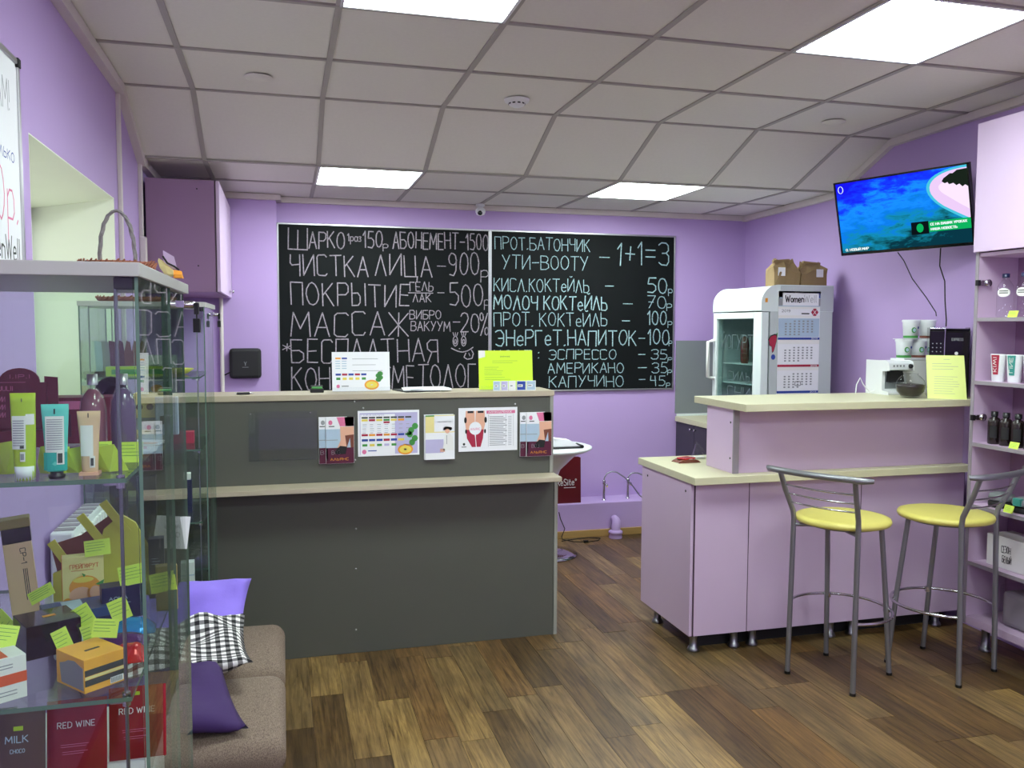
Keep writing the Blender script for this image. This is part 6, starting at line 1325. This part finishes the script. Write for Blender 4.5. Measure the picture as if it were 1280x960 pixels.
for x, y, lab in ((-.290, 1.292, 'crimson sachet reading RED WINE, left one on the carton'), (-.214, 1.318, 'crimson sachet reading RED WINE, right one by the steel post')):
    t = sachet(x, y, .8945, .078, .105, 'redw', lab); pf = face_y(-.0072); lt = MB('whitem'); letters(lt, 'RED WINE', -.024, .024, .068, .076, .0011, pf, gap=2.6); lines(lt, face_y(-.0072), -.02, .018, .040, .046, 2, 'inkp', .0003); lines(lt, face_y(-.0072), -.018, .016, .030, .036, 2, 'inkp', .0003)
    lt.build('lettering', t); MB('greenm').box(-.004, .004, -.0076, -.0070, .094, .099).build('price_dot', t) if x > -.25 else None
t = sachet(-.357, 1.275, .895, .060, .100, 'padb', 'brown rounded pouch reading MILK at the lower left of the glass case'); lt = MB('inksky'); letters(lt, 'MILK', -.018, .010, .062, .071, .0013, face_y(-.0072)); letters(lt, 'CHOCO', -.012, .006, .048, .053, .0008, face_y(-.0072)); poly(lt, face_y(-.0072), [(-.02, .004), (.02, .004), (.014, .022), (.006, .014), (-.004, .020), (-.014, .012)], 'whitem'); prt(lt, face_y(-.0072), -.008, .004, .078, .084, 'greenm'); lt.build('lettering', t)
t = carton(-.45, 1.42, S3, .07, .12, .15, 'greypanel', 'grey carton at the far left of the third glass shelf')
# ---------------- farther case contents
A1, A2, A3 = 1.3452, 1.0752, .8002
t = thing('colour_sticks', 'fan of nail colour sample sticks in the farther glass case', 'sample sticks', (-.60, 3.60, A1)); R = random.Random(2)
cs = ['inksky', 'inkg', 'inkplum', 'inkplum', 'inkbr', 'inkbr', 'kraft']
for k in range(7):
    x = -.085+.026*k; MB(cs[k]).prism([(x-.010, 0), (x+.010, 0), (x+.012, .08), (x+.006, .125), (x-.004+(-.012 if k < 3 else 0), .13), (x-.014, .08)], 'y', -.003, .003).build('stick', t, bev=.001)
MB('blackm').box(-.1, .1, -.02, .02, -.0, .012).build('holder', t, bev=.002)
t = thing('box', 'long lime carton on the upper shelf of the farther glass case', 'box', (-.52, 3.50, A1)); MB('greenm').box(-.12, .10, -.03, .03, 0, .035).build('carton', t, bev=.001); MB('inkgr').box(-.1, .08, -.0308, -.0302, .006, .025).build('print', t)
t = thing('leaf_bowl', 'lime green crinkled dish on the upper shelf of the farther glass case', 'dish', (-.39, 3.55, A1)); MB('yel').lathe((0, 0, 0), [(.015, 0), (.03, .004), (.055, .022), (.05, .024), (.025, .008), (0, .006)], 14).build('dish', t)
t = thing('display_stand', 'small white printed stand with fruit pictures behind the glass, on the desk top', 'menu card', (-.525, 4.09, DZ), rot=(math.radians(-7), 0, 0)); w, h = .13, .18
MB('paper').box(-w/2, w/2, -.003, 0, .0, h).build('card', t); mb = MB('ink'); pf = face_y(-.0035); prt(mb, pf, -w*.45, w*.45, h*.03, h*.35, 'inklav'); disc(mb, face_y(-.0039), -.02, h*.16, .025, .018, 'inko'); disc(mb, face_y(-.0039), .03, h*.2, .02, .025, 'inkgr'); lines(mb, pf, -w*.4, w*.3, h*.4, h*.9, 5, 'inkg', .001); mb.build('print', t)
rows = (('a', A2, ((-.60, .10, .05, .07, 'inkplum', 'plum carton on the second shelf of the farther case'), (-.48, .08, .05, .09, 'cream', 'cream carton with dark dots on the second shelf of the farther case'), (-.38, .08, .06, .045, 'inkr', 'red patterned carton at the right of the second shelf in the farther case'))),
        ('b', A3, ((-.62, .06, .05, .12, 'blackm', 'black upright carton on the third shelf of the farther case'), (-.52, .07, .05, .15, 'navy', 'navy upright carton on the third shelf of the farther case'), (-.37, .035, .04, .13, 'navy', 'slim navy carton with a white top at the right of the third shelf'))),
        ('c', .5002, ((-.60, .10, .06, .13, 'ochre', 'ochre carton on the lowest shelf of the farther case'), (-.47, .09, .06, .16, 'navy', 'dark navy carton on the lowest shelf of the farther case'), (-.375, .05, .05, .10, 'whitem', 'stack of small white boxes on the lowest shelf of the farther case'))))
for nm, z, its in rows:
    for x, w, d, h, m, lab in its:
        t = carton(x, 3.55, z, w, d, h, m, lab, rz=.05)
        if m == 'navy' and w < .04: MB('whitem').box(-w/2+.004, w/2-.004, -d/2+.003, d/2-.003, h, h+.025).build('top_pack', t)
        if m == 'whitem': MB('inksky').box(-w/2-.0004, w/2+.0004, -d/2-.0006, d/2, h*.48, h*.52).build('seam_band', t)
        if m == 'cream': mb = MB('inkplum'); [disc(mb, face_y(-d/2-.0006), -.02+.02*k, h*.7, .008, .008, 'inkplum') for k in range(3)]; mb.build('print', t)
# ================================================================ WHITEBOARD
t = thing('whiteboard', 'white magnetic board with handwriting and a silver frame, at the left edge', 'whiteboard', (XL, 2.085, 1.685)); pl = lambda a, b: Vector((.0122, a, b))
MB('paper').box(0, .012, -.585, .585, .012, .568).build('board', t)
f = MB('alu')
for a in ((0, .018, -.6, -.585, 0, .58), (0, .018, .585, .6, 0, .58), (0, .018, -.6, .6, 0, .015), (0, .018, -.6, .6, .565, .58)): f.box(*a)
f.build('frame', t, bev=.002)
for y in (-.6, .6):
    for z in (0, .58): MB('blackm').box(-.001, .021, y-.022 if y > 0 else y-.003, y+.003 if y > 0 else y+.022, z-.003 if z == 0 else z-.022, z+.022 if z == 0 else z+.003).build('corner_cap', t, bev=.002)
lt = MB('inkg'); letters(lt, 'ВАМ!', .36, .52, .42, .50, .004, pl, jit=.8); letters(lt.use('inkb'), 'ДЛЯ ВАС ТОЛЬКО', .1, .54, .29, .315, .003, pl, jit=.8)
letters(lt.use('inkp'), '900р.', .2, .56, .13, .27, .006, pl, jit=.8); letters(lt.use('ink'), 'WomenWell', .22, .565, .025, .085, .006, pl, jit=.8); lt.build('handwriting', t)
